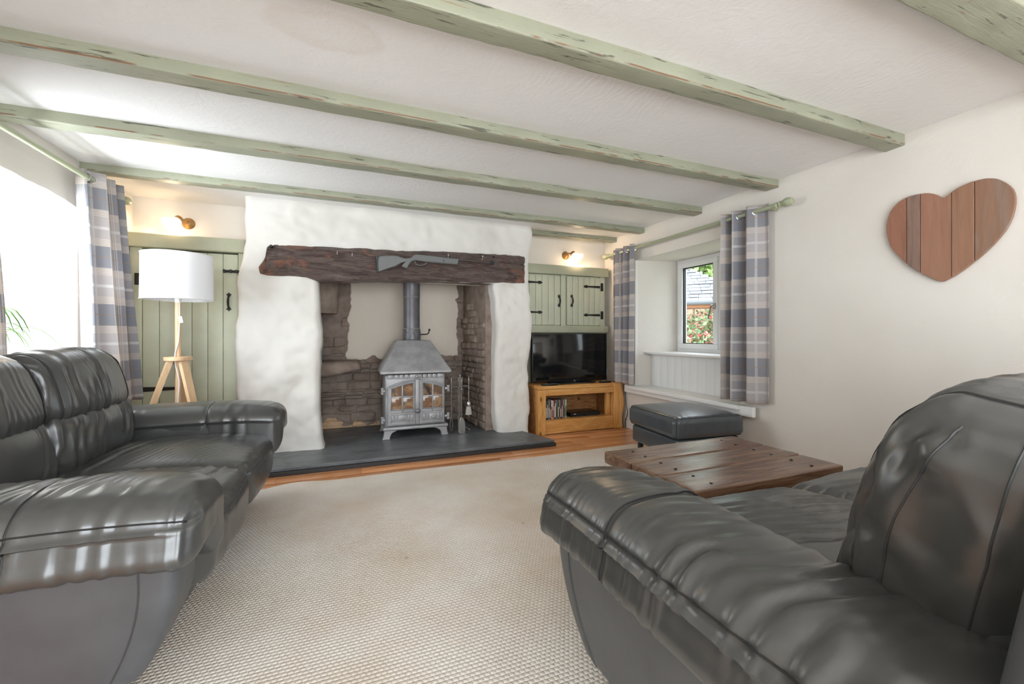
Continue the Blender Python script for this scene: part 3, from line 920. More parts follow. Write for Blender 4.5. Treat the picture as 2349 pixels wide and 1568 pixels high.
def boards(parent, x0, x1, z0, z1, yf, n, th=0.018, mat=None):
    w = (x1 - x0) / n
    for i in range(n):
        MB().rbox((x0 + w * (i + 0.5), yf + th / 2, (z0 + z1) / 2), (w - 0.0025, th, z1 - z0), 0.004, 1).build('board', mat or M_SAGE, parent)

YC = 4.00       # front plane of the cupboard doors
cup = thing('wall_cupboard', 'sage green double cupboard with black strap hinges above the television', 'cupboard', (2.24, 4.1, 1.02))
pz = lambda u, v: at(u, v, Y=YC)
zt1, zt0 = pz(1395, 617)[2], pz(1395, 637)[2]
zb1, zb0 = pz(1395, 748)[2], pz(1395, 763)[2]
MB().rbox((2.20, 4.035, (zt0 + zt1) / 2), (1.10, 0.14, zt1 - zt0), 0.008, 2).build('top_rail', M_SAGE_TRIM, cup)
MB().rbox((2.20, 4.035, (zb0 + zb1) / 2), (1.10, 0.14, zb1 - zb0), 0.008, 2).build('bottom_rail', M_SAGE_TRIM, cup)
m = MB(); m.box((1.64, YC + 0.022, zb1 - 0.01), (2.72, YC + 0.09, zt0 + 0.01))
m.box((2.655, YC - 0.004, zb1), (2.715, YC + 0.03, zt0), 0.003)
m.box((2.155, YC - 0.004, zb1), (2.215, YC + 0.03, zt0), 0.003).build('carcass', M_SAGE, cup)
zd0, zd1 = zb1 + 0.008, zt0 - 0.012
dl = MB().box((1.70, YC + 0.010, zd0), (2.145, YC + 0.022, zd1)).build('door', M_SAGE, cup)
boards(dl, 1.70, 2.145, zd0, zd1, YC - 0.012, 6)
dr = MB().box((2.225, YC + 0.010, zd0), (2.652, YC + 0.022, zd1)).build('door', M_SAGE, cup)
boards(dr, 2.225, 2.652, zd0, zd1, YC - 0.012, 6)
for zz in (pz(1380, 659)[2], pz(1380, 723)[2]):
    strap(dr, 2.645, 2.43, YC - 0.013, zz, 2.672)
    strap(dl, 1.715, 1.93, YC - 0.013, zz + 0.02, 1.690)
pull(dl, pz(1281, 690)[0], YC - 0.012, pz(1281, 690)[2])
pull(dr, pz(1310, 690)[0], YC - 0.012, pz(1310, 690)[2])
# backing of the alcove below the cupboard
struct(MB().box((1.62, 4.06, 0.45), (2.76, 4.105, zb0 + 0.01)).build('trim_5', M_SAGE), 'sage painted board behind the television')

# plank door on the left
YD = 4.00
dz = thing('door_1', 'sage green plank door with black iron latch beside the floor lamp', None, (-1.2, 4.05, 0), kind='structure')
tz1, tz0 = at(420, 545, Y=YD)[2], at(420, 573, Y=YD)[2]
MB().rbox((-1.185, 4.03, (tz0 + tz1) / 2 + 0.005), (0.80, 0.15, tz1 - tz0 + 0.012), 0.008, 2).build('top_rail', M_SAGE_TRIM, dz)
MB().box((-1.545, YD - 0.002, 0.0), (-1.47, YD + 0.06, tz0), 0.004).box((-0.84, YD - 0.002, 0.0), (-0.79, YD + 0.06, tz0), 0.004).build('door_frame', M_SAGE, dz)
leaf_o = MB().box((-1.468, YD + 0.022, 0.02), (-0.842, YD + 0.05, tz0 - 0.012)).build('door_leaf', M_SAGE, dz)
boards(leaf_o, -1.468, -0.842, 0.02, tz0 - 0.012, YD + 0.002, 6, 0.02)
hx = at(525, 692, Y=YD)
pull(leaf_o, hx[0], YD + 0.002, hx[2], 0.12)
lx = at(530, 623, Y=YD)
m = MB(); m.box((lx[0] - 0.055, YD - 0.010, lx[2] - 0.008), (lx[0] + 0.06, YD + 0.001, lx[2] + 0.012), 0.002)
m.cyl((lx[0] - 0.05, YD - 0.013, lx[2] + 0.002), (lx[0] + 0.07, YD - 0.013, lx[2] + 0.002), 0.007)
for q in (-0.045, 0.0, 0.04): m.box((lx[0] + q - 0.007, YD - 0.022, lx[2] - 0.012), (lx[0] + q + 0.007, YD, lx[2] + 0.016), 0.002)
m.build('latch_bolt', M_BLACKIRON, leaf_o)
for zz in (at(330, 893, Y=YD)[2], at(330, 640, Y=YD)[2]):
    strap(leaf_o, -1.465, -1.19, YD + 0.001, zz, -1.50, 0.030)
MB().box((-1.63, 4.085, 0), (-0.74, 4.11, tz0)).build('alcove_board', M_SAGE, dz)

# ------------------------------------------------------------------ lintel and what hangs on it
def curve(pts, xs):
    p = np.array(pts, float); return np.interp(xs, p[:, 0], p[:, 1])
LY = 3.690
def cr3(x, y): return at(580 + x / 3.614, 540 + y / 3.614, Y=LY)
top = [cr3(*p) for p in [(40, 262), (70, 222), (100, 180), (104, 100), (130, 76), (175, 72), (420, 80), (700, 95), (1000, 105), (1200, 120), (1400, 125), (1700, 135), (2000, 148), (2140, 158), (2190, 160), (2262, 178)]]
bot = [cr3(*p) for p in [(40, 270), (50, 305), (120, 325), (300, 335), (440, 340), (480, 352), (540, 374), (700, 374), (1200, 367), (1600, 375), (1900, 390), (2100, 385), (2262, 392)]]
xs = np.linspace(top[0][0] + 0.002, top[-1][0], 240)
jt = fbm(np.stack([xs * 9, xs * 0, xs * 0], -1), 3, 4); jb = fbm(np.stack([xs * 8, xs * 0 + 5, xs * 0], -1), 4, 4)
lintel = band(xs, curve([(p[0], p[2]) for p in bot], xs) + 0.008 * jb, curve([(p[0], p[2]) for p in top], xs) + 0.007 * jt, LY, 3.88, 12, 0.022, 7.0, 44, 0.03)
for Vv in lintel.v[:1]:
    Vv[:, 1] -= 0.010 * fbm(Vv * np.array([5, 1, 30]), 71, 3)
    end = np.clip((Vv[:, 0] - (xs[-1] - 0.25)) / 0.1, 0, 1) + np.clip((xs[0] + 0.22 - Vv[:, 0]) / 0.12, 0, 1)
    Vv[:, 1] += end * 0.035 * np.abs(fbm(Vv * np.array([14, 1, 22]), 73, 4))
lt = lintel.build('lintel_beam', M_LINTEL, sharp=60)
center_origin(lt); tag(lt, 'rough dark hewn oak lintel across the fireplace opening', 'lintel')
def sub(name, mb, mat, owner, label=None):
    o = mb.build(name, mat); o.parent = owner; o.location = -owner.location
    if label: o['label'] = label
    return o
for (x, y, r) in ((153, 90, 0.012), (1995, 178, 0.009)):
    p = cr3(x, y); sub('bolt_head', MB().lathe([(r, -0.03), (r, 0.012), (r * 0.7, 0.017), (0, 0.018)], (p[0], LY, p[2]), 16, rotm(R(90))), M_BLACKIRON, lt)
for (x, y) in ((700, 150), (823, 165)):
    p = cr3(x, y); sub('nail', MB().tube([(p[0], LY + 0.02, p[2] - 0.012), (p[0], LY - 0.035, p[2] - 0.012), (p[0], LY - 0.036, p[2] + 0.014)], 0.0032, 7), M_STEEL, lt)

# air rifle
def g(x, y): 
    p = at(580 + x / 3.614, 540 + y / 3.614, Y=3.63); return (p[0], p[2])
ri = thing('air_rifle', 'grey air rifle resting on pegs along the oak lintel', 'rifle', (g(1500, 220)[0], 3.63, g(1500, 300)[1]))
MB().prism([g(*p) for p in [(1030, 178), (1080, 172), (1150, 168), (1200, 172), (1235, 186), (1262, 192), (1300, 188), (1320, 178), (1335, 162), (1360, 158), (1480, 170), (1600, 186), (1700, 196), (1702, 225), (1690, 243), (1560, 232), (1430, 220), (1340, 208), (1310, 220), (1290, 250), (1275, 274), (1232, 258), (1240, 240), (1262, 222), (1225, 232), (1180, 258), (1100, 285), (1032, 307)]], 3.605, 3.652, 'y', 0.007).build('stock', M_GUN, ri)
MB().prism([g(*p) for p in [(1016, 178), (1032, 177), (1050, 178), (1042, 200), (1040, 250), (1046, 303), (1030, 308), (1026, 260), (1026, 210)]], 3.603, 3.654, 'y', 0.004).build('butt_pad', M_GUN_DARK, ri)
MB().prism([g(*p) for p in [(1345, 158), (1480, 168), (1590, 181), (1690, 190), (1690, 200), (1590, 192), (1480, 180), (1345, 168)]], 3.615, 3.642, 'y', 0.003).build('receiver', M_GUN_DARK, ri)
a, b = g(1690, 198), g(1975, 230)
MB().cyl((a[0], 3.628, a[1]), (b[0], 3.628, b[1]), 0.0085, 0.008, 14).build('barrel', M_BARREL, ri)
a2, b2 = g(1962, 222), g(2000, 232)
MB().cyl((a2[0], 3.628, a2[1] - 0.004), (b2[0], 3.628, b2[1]), 0.012, 0.010, 14).box((a2[0] + 0.004, 3.624, a2[1]), (a2[0] + 0.03, 3.632, a2[1] + 0.016), 0.002).build('front_sight', M_GUN_DARK, ri)
MB().tube([(*g(x, y)[:1], 3.628, g(x, y)[1]) for x, y in ((1342, 208), (1348, 235), (1370, 246), (1410, 246), (1432, 235), (1442, 220))], 0.0042, 8).build('trigger_guard', M_GUN, ri)
MB().tube([(*g(x, y)[:1], 3.628, g(x, y)[1]) for x, y in ((1392, 214), (1384, 228), (1374, 236))], 0.004, 8).build('trigger', M_GUN_DARK, ri)
q = g(1600, 180); MB().box((q[0], 3.622, q[1] - 0.004), (q[0] + 0.04, 3.634, q[1] + 0.012), 0.002).build('rear_sight', M_GUN_DARK, ri)
for (x, y) in ((1615, 168), (1898, 178)):
    p = g(x, y); sub('rifle_peg', MB().cyl((p[0], 3.70, p[1] + 0.002), (p[0], 3.60, p[1] + 0.002), 0.005, 0.005, 10).sphere((p[0], 3.60, p[1] + 0.002), 0.008).cyl((p[0], 3.612, p[1]), (p[0], 3.612, p[1] - 0.035), 0.0035, 0.0035, 8), M_STEEL, lt)
q = g(1577, 213); MB().box((q[0] - 0.003, 3.601, q[1] - 0.006), (q[0] + 0.003, 3.61, q[1] + 0.008), 0.001).build('stock_slot', M_GUN_DARK, ri)
# ------------------------------------------------------------------ wood stove
SX, SY0, SY1 = 0.585, 3.885, 4.27
st = thing('wood_stove', 'grey cast iron wood stove with canopy and flue pipe in the inglenook', 'stove', (SX, 4.08, HEARTH))
hw = 0.275
def sx(u, Y=SY0): return at(u, 800, Y=Y)[0]
def sz(v, Y=SY0, u=950): return at(u, v, Y=Y)[2]
zb, zt = 0.155, 0.635
body = MB().rbox((SX, (SY0 + SY1) / 2 + 0.01, (zb + zt) / 2), (hw * 2, SY1 - SY0 - 0.02, zt - zb), 0.02, 3).build('body', M_STOVE, st)
# base plate and legs
MB().rbox((SX, (SY0 + SY1) / 2 - 0.005, zb - 0.006), (hw * 2 + 0.04, SY1 - SY0 + 0.045, 0.03), 0.010, 2).build('base_plate', M_STOVE, st)
for s in (-1, 1):
    for yy in (SY0 - 0.005, SY1 - 0.03):
        x = SX + s * (hw - 0.005)
        pl = [(x + s * 0.012, zb - 0.016), (x + s * 0.020, HEARTH + 0.03), (x + s * 0.030, HEARTH), (x - s * 0.035, HEARTH), (x - s * 0.04, HEARTH + 0.03), (x - s * 0.055, HEARTH + 0.055), (x - s * 0.085, HEARTH + 0.07), (x - s * 0.115, zb - 0.016)]
        MB().prism(pl, yy - 0.012, yy + 0.03, 'y', 0.004).build('leg', M_STOVE, st)
# canopy
cb, ct = 0.645, 0.945
yc0, yc1 = SY0 - 0.055, SY1 + 0.05
B = [(SX - hw - 0.045, yc0), (SX + hw + 0.045, yc0), (SX + hw + 0.045, yc1), (SX - hw - 0.045, yc1)]
T = [(SX - 0.155, 4.02), (SX + 0.155, 4.02), (SX + 0.155, 4.26), (SX - 0.155, 4.26)]
V = [(x, y, cb) for x, y in B] + [(x, y, cb + 0.022) for x, y in B] + [(x, y, ct) for x, y in T]
m = MB(); m.add(V, [(0, 1, 2, 3), (8, 11, 10, 9)] + [(i, i + 4, (i + 1) % 4 + 4, (i + 1) % 4) for i in range(4)] + [(i + 4, i + 8, (i + 1) % 4 + 8, (i + 1) % 4 + 4) for i in range(4)])
can = m.build('canopy', M_STOVE, st, sharp=20)
bv = can.modifiers.new('bevel', 'BEVEL'); bv.width = 0.006; bv.segments = 2
# flue
px, py = SX - 0.005, 4.14
pr = 0.078
m = MB(); m.lathe([(pr + 0.012, ct - 0.01), (pr + 0.012, ct + 0.005), (pr + 0.006, ct + 0.01), (pr + 0.006, ct + 0.10), (pr + 0.003, ct + 0.112)], (px, py, 0), 40).build('flue_collar', M_FLUE, st)
m = MB(); m.lathe([(pr, ct), (pr, 1.36), (pr + 0.002, 1.365), (pr + 0.002, 1.70), (0.0, 1.70)], (px, py, 0), 40).build('flue_pipe', M_FLUE, st)
for zz in (ct + 0.113, 1.365):
    MB().tube([(px + (pr + 0.002) * math.cos(a), py + (pr + 0.002) * math.sin(a), zz) for a in np.linspace(0, 2 * PI, 40, endpoint=False)], 0.004, 6, closed=True).build('pipe_seam', M_STOVE, st)
for k in range(9):       # embossed zigzag on the collar
    a = R(-160 + k * 17.5); b_ = R(-160 + (k + 1) * 17.5); z0, z1 = (ct + 0.025, ct + 0.085) if k % 2 else (ct + 0.085, ct + 0.025)
    MB().tube([(px + (pr + 0.007) * math.cos(a), py + (pr + 0.007) * math.sin(a), z0), (px + (pr + 0.007) * math.cos(b_), py + (pr + 0.007) * math.sin(b_), z1)], 0.003, 5).build('zigzag_rib', M_FLUE, st)
m = MB(); m.tube([(px + pr, py - 0.02, ct + 0.055), (px + pr + 0.065, py - 0.03, ct + 0.058), (px + pr + 0.08, py - 0.033, ct + 0.068), (px + pr + 0.088, py - 0.035, ct + 0.095)], 0.006, 8)
m.sphere((px + pr + 0.089, py - 0.035, ct + 0.102), 0.011).lathe([(0.0, 0), (0.012, 0.0), (0.012, 0.01), (0, 0.01)], (px + pr + 0.004, py - 0.02, ct + 0.05), 12)
m.build('damper_handle', M_BLACKIRON, st)
# vent strip with slots below the canopy
slots = [-0.20, -0.155, -0.11, -0.065, 0.055, 0.10, 0.145, 0.19]
edges_ = [-0.255] + [q for x in slots for q in (x - 0.005, x + 0.005)] + [0.255]
for k in range(0, len(edges_), 2):
    MB().box((SX + edges_[k], SY0 - 0.009, 0.598), (SX + edges_[k + 1], SY0 + 0.004, 0.634), 0.001).build('vent_bar', M_STOVE, st)
MB().lathe([(0.0, 0), (0.010, 0), (0.010, 0.012), (0.014, 0.02), (0.010, 0.03), (0, 0.032)], (SX, SY0 - 0.007, 0.616), 14, rotm(R(90))).build('vent_knob', M_STOVE, st)
# doors
YDR = SY0 - 0.004
dz0, dz1 = 0.175, 0.585
def stove_door(s):
    x0, x1 = (SX - 0.252, SX - 0.008) if s < 0 else (SX + 0.030, SX + 0.262)
    xo, xi = (x0, x1) if s < 0 else (x1, x0)
    hz = lambda x: dz1 - 0.055 * (abs(x - SX - 0.01) / 0.25) ** 2.0          # arched head
    xs_ = np.linspace(xo, xi, 14)
    outer = [(xo, dz0)] + [(x, hz(x)) for x in xs_] + [(xi, dz0)]
    d = MB().prism(outer, YDR - 0.006, SY0 + 0.012, 'y', 0.003).build('door', M_STOVE, st)
    # four panes
    wx0, wx1 = min(xo, xi) + 0.026, max(xo, xi) - 0.016
    wz0, wzm = 0.322, 0.432
    xm = (wx0 + wx1) / 2
    top = lambda x: hz(x) - 0.032
    for (a, c) in ((wx0, xm - 0.006), (xm + 0.006, wx1)):
        MB().box((a, YDR - 0.009, wz0), (c, YDR - 0.004, wzm - 0.006), 0.001).build('pane', M_FIREGLASS, d, 'heat stained orange brown glass')
        MB().prism([(a, wzm + 0.006), (c, wzm + 0.006)] + [(x, top(x)) for x in np.linspace(c, a, 6)], YDR - 0.009, YDR - 0.004, 'y').build('pane', M_FIREGLASS, d, 'heat stained orange brown glass')
    # raised frame, bars, sill
    m = MB()
    arch = [(x, YDR - 0.010, top(x) + 0.004) for x in np.linspace(wx0, wx1, 12)]
    loop = [(wx0, YDR - 0.010, wz0 - 0.004)] + arch + [(wx1, YDR - 0.010, wz0 - 0.004)]
    m.tube(loop, 0.0075, 6, closed=True)
    m.build('window_rim', M_STOVE, d)
    MB().box((xm - 0.006, YDR - 0.016, wz0 - 0.03), (xm + 0.006, YDR - 0.004, top(xm) + 0.002), 0.002).build('glazing_bar', M_STOVE, d)
    MB().box((wx0, YDR - 0.016, wzm - 0.006), (wx1, YDR - 0.004, wzm + 0.006), 0.002).build('glazing_bar', M_STOVE, d)
    MB().box((wx0, YDR - 0.013, wz0 - 0.032), (wx1, YDR - 0.004, wz0 - 0.022), 0.002).build('moulding', M_STOVE, d)
    # rope moulding over the arch, rims
    rope = []
    for i, x in enumerate(np.linspace(wx0 - 0.012, wx1 + 0.008, 60)):
        rope.append((x, YDR - 0.009 - 0.0015 * (i % 2), hz(x) - 0.012 + 0.0015 * (i % 2)))
    MB().tube(rope, 0.0048, 6).build('rope_moulding', M_STOVE, d)
    rope = [(x, YDR - 0.009 - 0.0015 * (i % 2), dz0 + 0.012) for i, x in enumerate(np.linspace(wx0 - 0.012, wx1 + 0.008, 60))]
    MB().tube(rope, 0.0048, 6).build('rope_moulding', M_STOVE, d)
    # air slide panel: three slots either side of a knob
    pz0, pz1 = dz0 + 0.03, wz0 - 0.055
    m = MB()
    for xx in (wx0, wx1 - 0.004): m.box((xx, YDR - 0.011, pz0 - 0.006), (xx + 0.005, YDR - 0.004, pz1 + 0.006), 0.001)
    for zz in (pz0 - 0.006, pz1 + 0.002): m.box((wx0, YDR - 0.011, zz), (wx1, YDR - 0.004, zz + 0.005), 0.001)
    m.build('air_slide_rim', M_STOVE, d)
    ed = [0.03] + [e_ for q in (0.16, 0.30, 0.70, 0.86) for e_ in (q - 0.03, q + 0.03)] + [0.97]
    for k in range(0, len(ed), 2):
        MB().box((wx0 + ed[k] * (wx1 - wx0), YDR - 0.012, pz0 + 0.002), (wx0 + ed[k + 1] * (wx1 - wx0), YDR - 0.003, pz1 - 0.001), 0.001).build('air_bar', M_STOVE, d)
    MB().lathe([(0, 0), (0.012, 0), (0.008, 0.008), (0.013, 0.016), (0.012, 0.026), (0, 0.03)], ((wx0 + wx1) / 2, YDR - 0.011, (pz0 + pz1) / 2), 14, rotm(R(90))).build('air_knob', M_STOVE, d)
    # hinges
    for zz in (0.232, 0.492):
        m = MB(); xh = SX + s * (hw + 0.012)
        m.box((xh - 0.022, YDR - 0.012, zz - 0.012), (xh + 0.012, YDR + 0.012, zz + 0.012), 0.003)
        m.cyl((xh + s * 0.012, YDR - 0.002, zz - 0.03), (xh + s * 0.012, YDR - 0.002, zz + 0.03), 0.012, 0.012, 14)
        m.box((xh + s * 0.012 - 0.014, YDR - 0.016, zz + 0.018), (xh + s * 0.012 + 0.014, YDR + 0.012, zz + 0.026), 0.002)
        m.box((xh + s * 0.012 - 0.014, YDR - 0.016, zz - 0.026), (xh + s * 0.012 + 0.014, YDR + 0.012, zz - 0.018), 0.002)
        m.build('hinge', M_STOVE, d)
    return d
stove_door(-1); stove_door(1)
MB().box((SX - 0.008, YDR - 0.014, dz0), (SX + 0.030, SY0 + 0.01, dz1 + 0.004), 0.004).build('centre_strip', M_STOVE, st)
MB().lathe([(0.0, 0), (0.012, 0), (0.012, 0.012), (0.026, 0.016), (0.028, 0.022), (0.020, 0.032), (0, 0.036)], (SX + 0.008, YDR - 0.013, 0.30), 20, rotm(R(90)) @ np.diag([1.05, 0.75, 1])).build('door_knob', M_STOVE_DARK, st)

# ------------------------------------------------------------------ fireside companion set
cs = at(1055, 990, Z=HEARTH); cx, cy = cs[0] - 0.0, cs[1]
zt_ = at(1062, 862, Y=cy)[2]
stand = thing('companion_stand', 'steel companion stand on three feet beside the wood stove', 'tool stand', (cx, cy, HEARTH))
m = MB(); m.cyl((cx, cy, HEARTH + 0.05), (cx, cy, zt_), 0.006, 0.006, 10).sphere((cx, cy, zt_ + 0.008), 0.012)
m.build('post', M_STEEL, stand)
for a in (R(-100), R(20), R(140)):
    MB().tube([(cx, cy, HEARTH + 0.055), (cx + 0.05 * math.cos(a), cy + 0.05 * math.sin(a), HEARTH + 0.048), (cx + 0.10 * math.cos(a), cy + 0.10 * math.sin(a), HEARTH + 0.01), (cx + 0.115 * math.cos(a), cy + 0.115 * math.sin(a), HEARTH + 0.006)], [0.007, 0.006, 0.006, 0.009], 8).build('foot', M_STEEL, stand)
zr = zt_ - 0.10
m = MB(); m.tube([(cx - 0.085, cy, zr), (cx + 0.085, cy, zr)], 0.005, 8); m.tube([(cx, cy - 0.07, zr), (cx, cy + 0.06, zr)], 0.005, 8).build('cross_arm', M_STEEL, stand)
def tool(name, label, dx, dy, kind):
    t = thing(name, label, 'fire tool', (cx + dx, cy + dy, zr - 0.4), 'fireside tools')
    x, y = cx + dx, cy + dy
    m = MB(); z1 = zr + 0.085
    m.cyl((x, y, zr - 0.30), (x, y, zr + 0.02), 0.0042, 0.0042, 8); m.sphere((x, y, zr - 0.02), 0.009)
    m.build('shaft', M_STEEL, t)
    MB().lathe([(0.005, 0), (0.008, 0.02), (0.006, 0.04), (0.009, 0.06), (0.006, 0.075), (0.010, 0.085), (0, 0.094)], (x, y, zr + 0.01), 12).build('grip', M_STEEL, t)
    if kind == 'shovel':
        prof = [(-0.030, -0.44), (0.030, -0.44), (0.036, -0.40), (0.030, -0.33), (0.012, -0.29), (-0.012, -0.29), (-0.030, -0.33), (-0.036, -0.40)]
        MB().prism([(x + a, zr + b) for a, b in prof], y - 0.010, y - 0.004, 'y', 0.001).build('blade', M_STEEL, t)
    elif kind == 'brush':
        MB().lathe([(0.0, 0.0), (0.020, 0), (0.022, 0.012), (0.022, 0.04), (0.010, 0.055), (0, 0.055)], (x, y, zr - 0.20), 14).build('brush_head', M_STEEL, t)
        def md(r, a, z): return r * (1 + 0.10 * np.cos(a * 9)), np.full_like(a, z)
        MB().lathe([(0.020, 0), (0.030, -0.08), (0.0, -0.08)], (x, y, zr - 0.198), 36, None, md).build('bristles', plain('bristle', '#b9b4ac', 0.7), t)
    elif kind == 'poker':
        MB().tube([(x, y, zr - 0.29), (x, y, zr - 0.40), (x + 0.006, y - 0.01, zr - 0.43)], [0.0045, 0.005, 0.002], 8).build('point', M_STEEL, t)
    else:
        for s in (-1, 1):
            MB().tube([(x, y, zr - 0.28), (x + s * 0.014, y, zr - 0.36), (x + s * 0.006, y, zr - 0.43)], 0.004, 8).build('tong_arm', M_STEEL, t)
tool('fire_tongs', 'steel tongs hanging on the companion stand next to the stove hinge', -0.085, 0.0, 'tongs')
tool('fire_shovel', 'steel shovel hanging at the front of the companion stand', 0.0, -0.068, 'shovel')
tool('fire_brush', 'short hearth brush with pale bristles hanging on the companion stand', 0.088, 0.0, 'brush')
tool('fire_poker', 'thin steel poker hanging behind the shovel on the companion stand', 0.0, 0.060, 'poker')
# ------------------------------------------------------------------ upholstery
def wrinkle(P, seed, d, fa, fc, amp, warp=1.0):
    """parallel leather folds running along direction d, fc folds per metre, coming and going in patches"""
    d = np.array(d, float); d /= np.linalg.norm(d)
    h = np.array([0, 0, 1.0]) if abs(d[2]) < 0.8 else np.array([1.0, 0, 0])
    b = np.cross(d, h); b /= np.linalg.norm(b); c = np.cross(d, b)
    ph = 2 * PI * fc * (P @ b) + warp * (6.5 * fbm(P * 2.6 + 9, seed + 31, 2) + 3.4 * fbm(P * 6.5 + 5, seed + 32, 3))
    q = np.stack([P @ d * fa, P @ b * fc * 0.45, P @ c * fc * 0.2], -1)
    env = np.clip(0.22 + 1.7 * fbm(q + 3.3, seed, 2), 0, 1.25)
    f = 0.5 + 0.5 * np.sin(ph)
    return 1.5 * amp * env * (2 * f ** 1.4 - 0.9)

class Pad:
    """an upholstered rounded block: makes its mesh and traces seams on its own surface"""
    def __init__(s, c, size, r, fn, rot=None, k=5, res=0.014):
        s.c = np.array(c, float); s.size = np.array(size, float); s.r = min(r, s.size.min() / 2 * 0.999); s.fn = fn; s.rot = rot; s.k = k; s.res = res
    def build(s, name, mat, parent, label=None):
        m = MB().rbox(s.c, s.size, s.r, s.k, s.res, s.rot, s.fn)
        return m.build(name, mat, parent, label, sharp=75)
    def trace(s, pts, lift=0.0):
        V, N = rmap(np.array(pts, float) * (s.size / 2), s.size / 2, s.r)
        V = s.fn(V, N) if s.fn else V
        V = V + N * lift
        if s.rot is not None: V = V @ np.asarray(s.rot).T
        return V + s.c
    def seam(s, pts, parent, rad=0.0022, mat=None, n=60, lift=0.0):
        pts = np.array(pts, float); L = np.linspace(0, len(pts) - 1, n)
        P = np.stack([np.interp(L, np.arange(len(pts)), pts[:, i]) for i in range(3)], -1)
        return MB().tube(s.trace(P, lift), rad, 6).build('seam', mat or M_SEAM_DARK, parent)

def puff(V, h, axes, amt, N):
    w = 1.0
    for a in axes: w = w * (1 - np.clip(np.abs(V[:, a]) / h[a], 0, 1) ** 2.2)
    return V + N * (amt * w)[:, None]

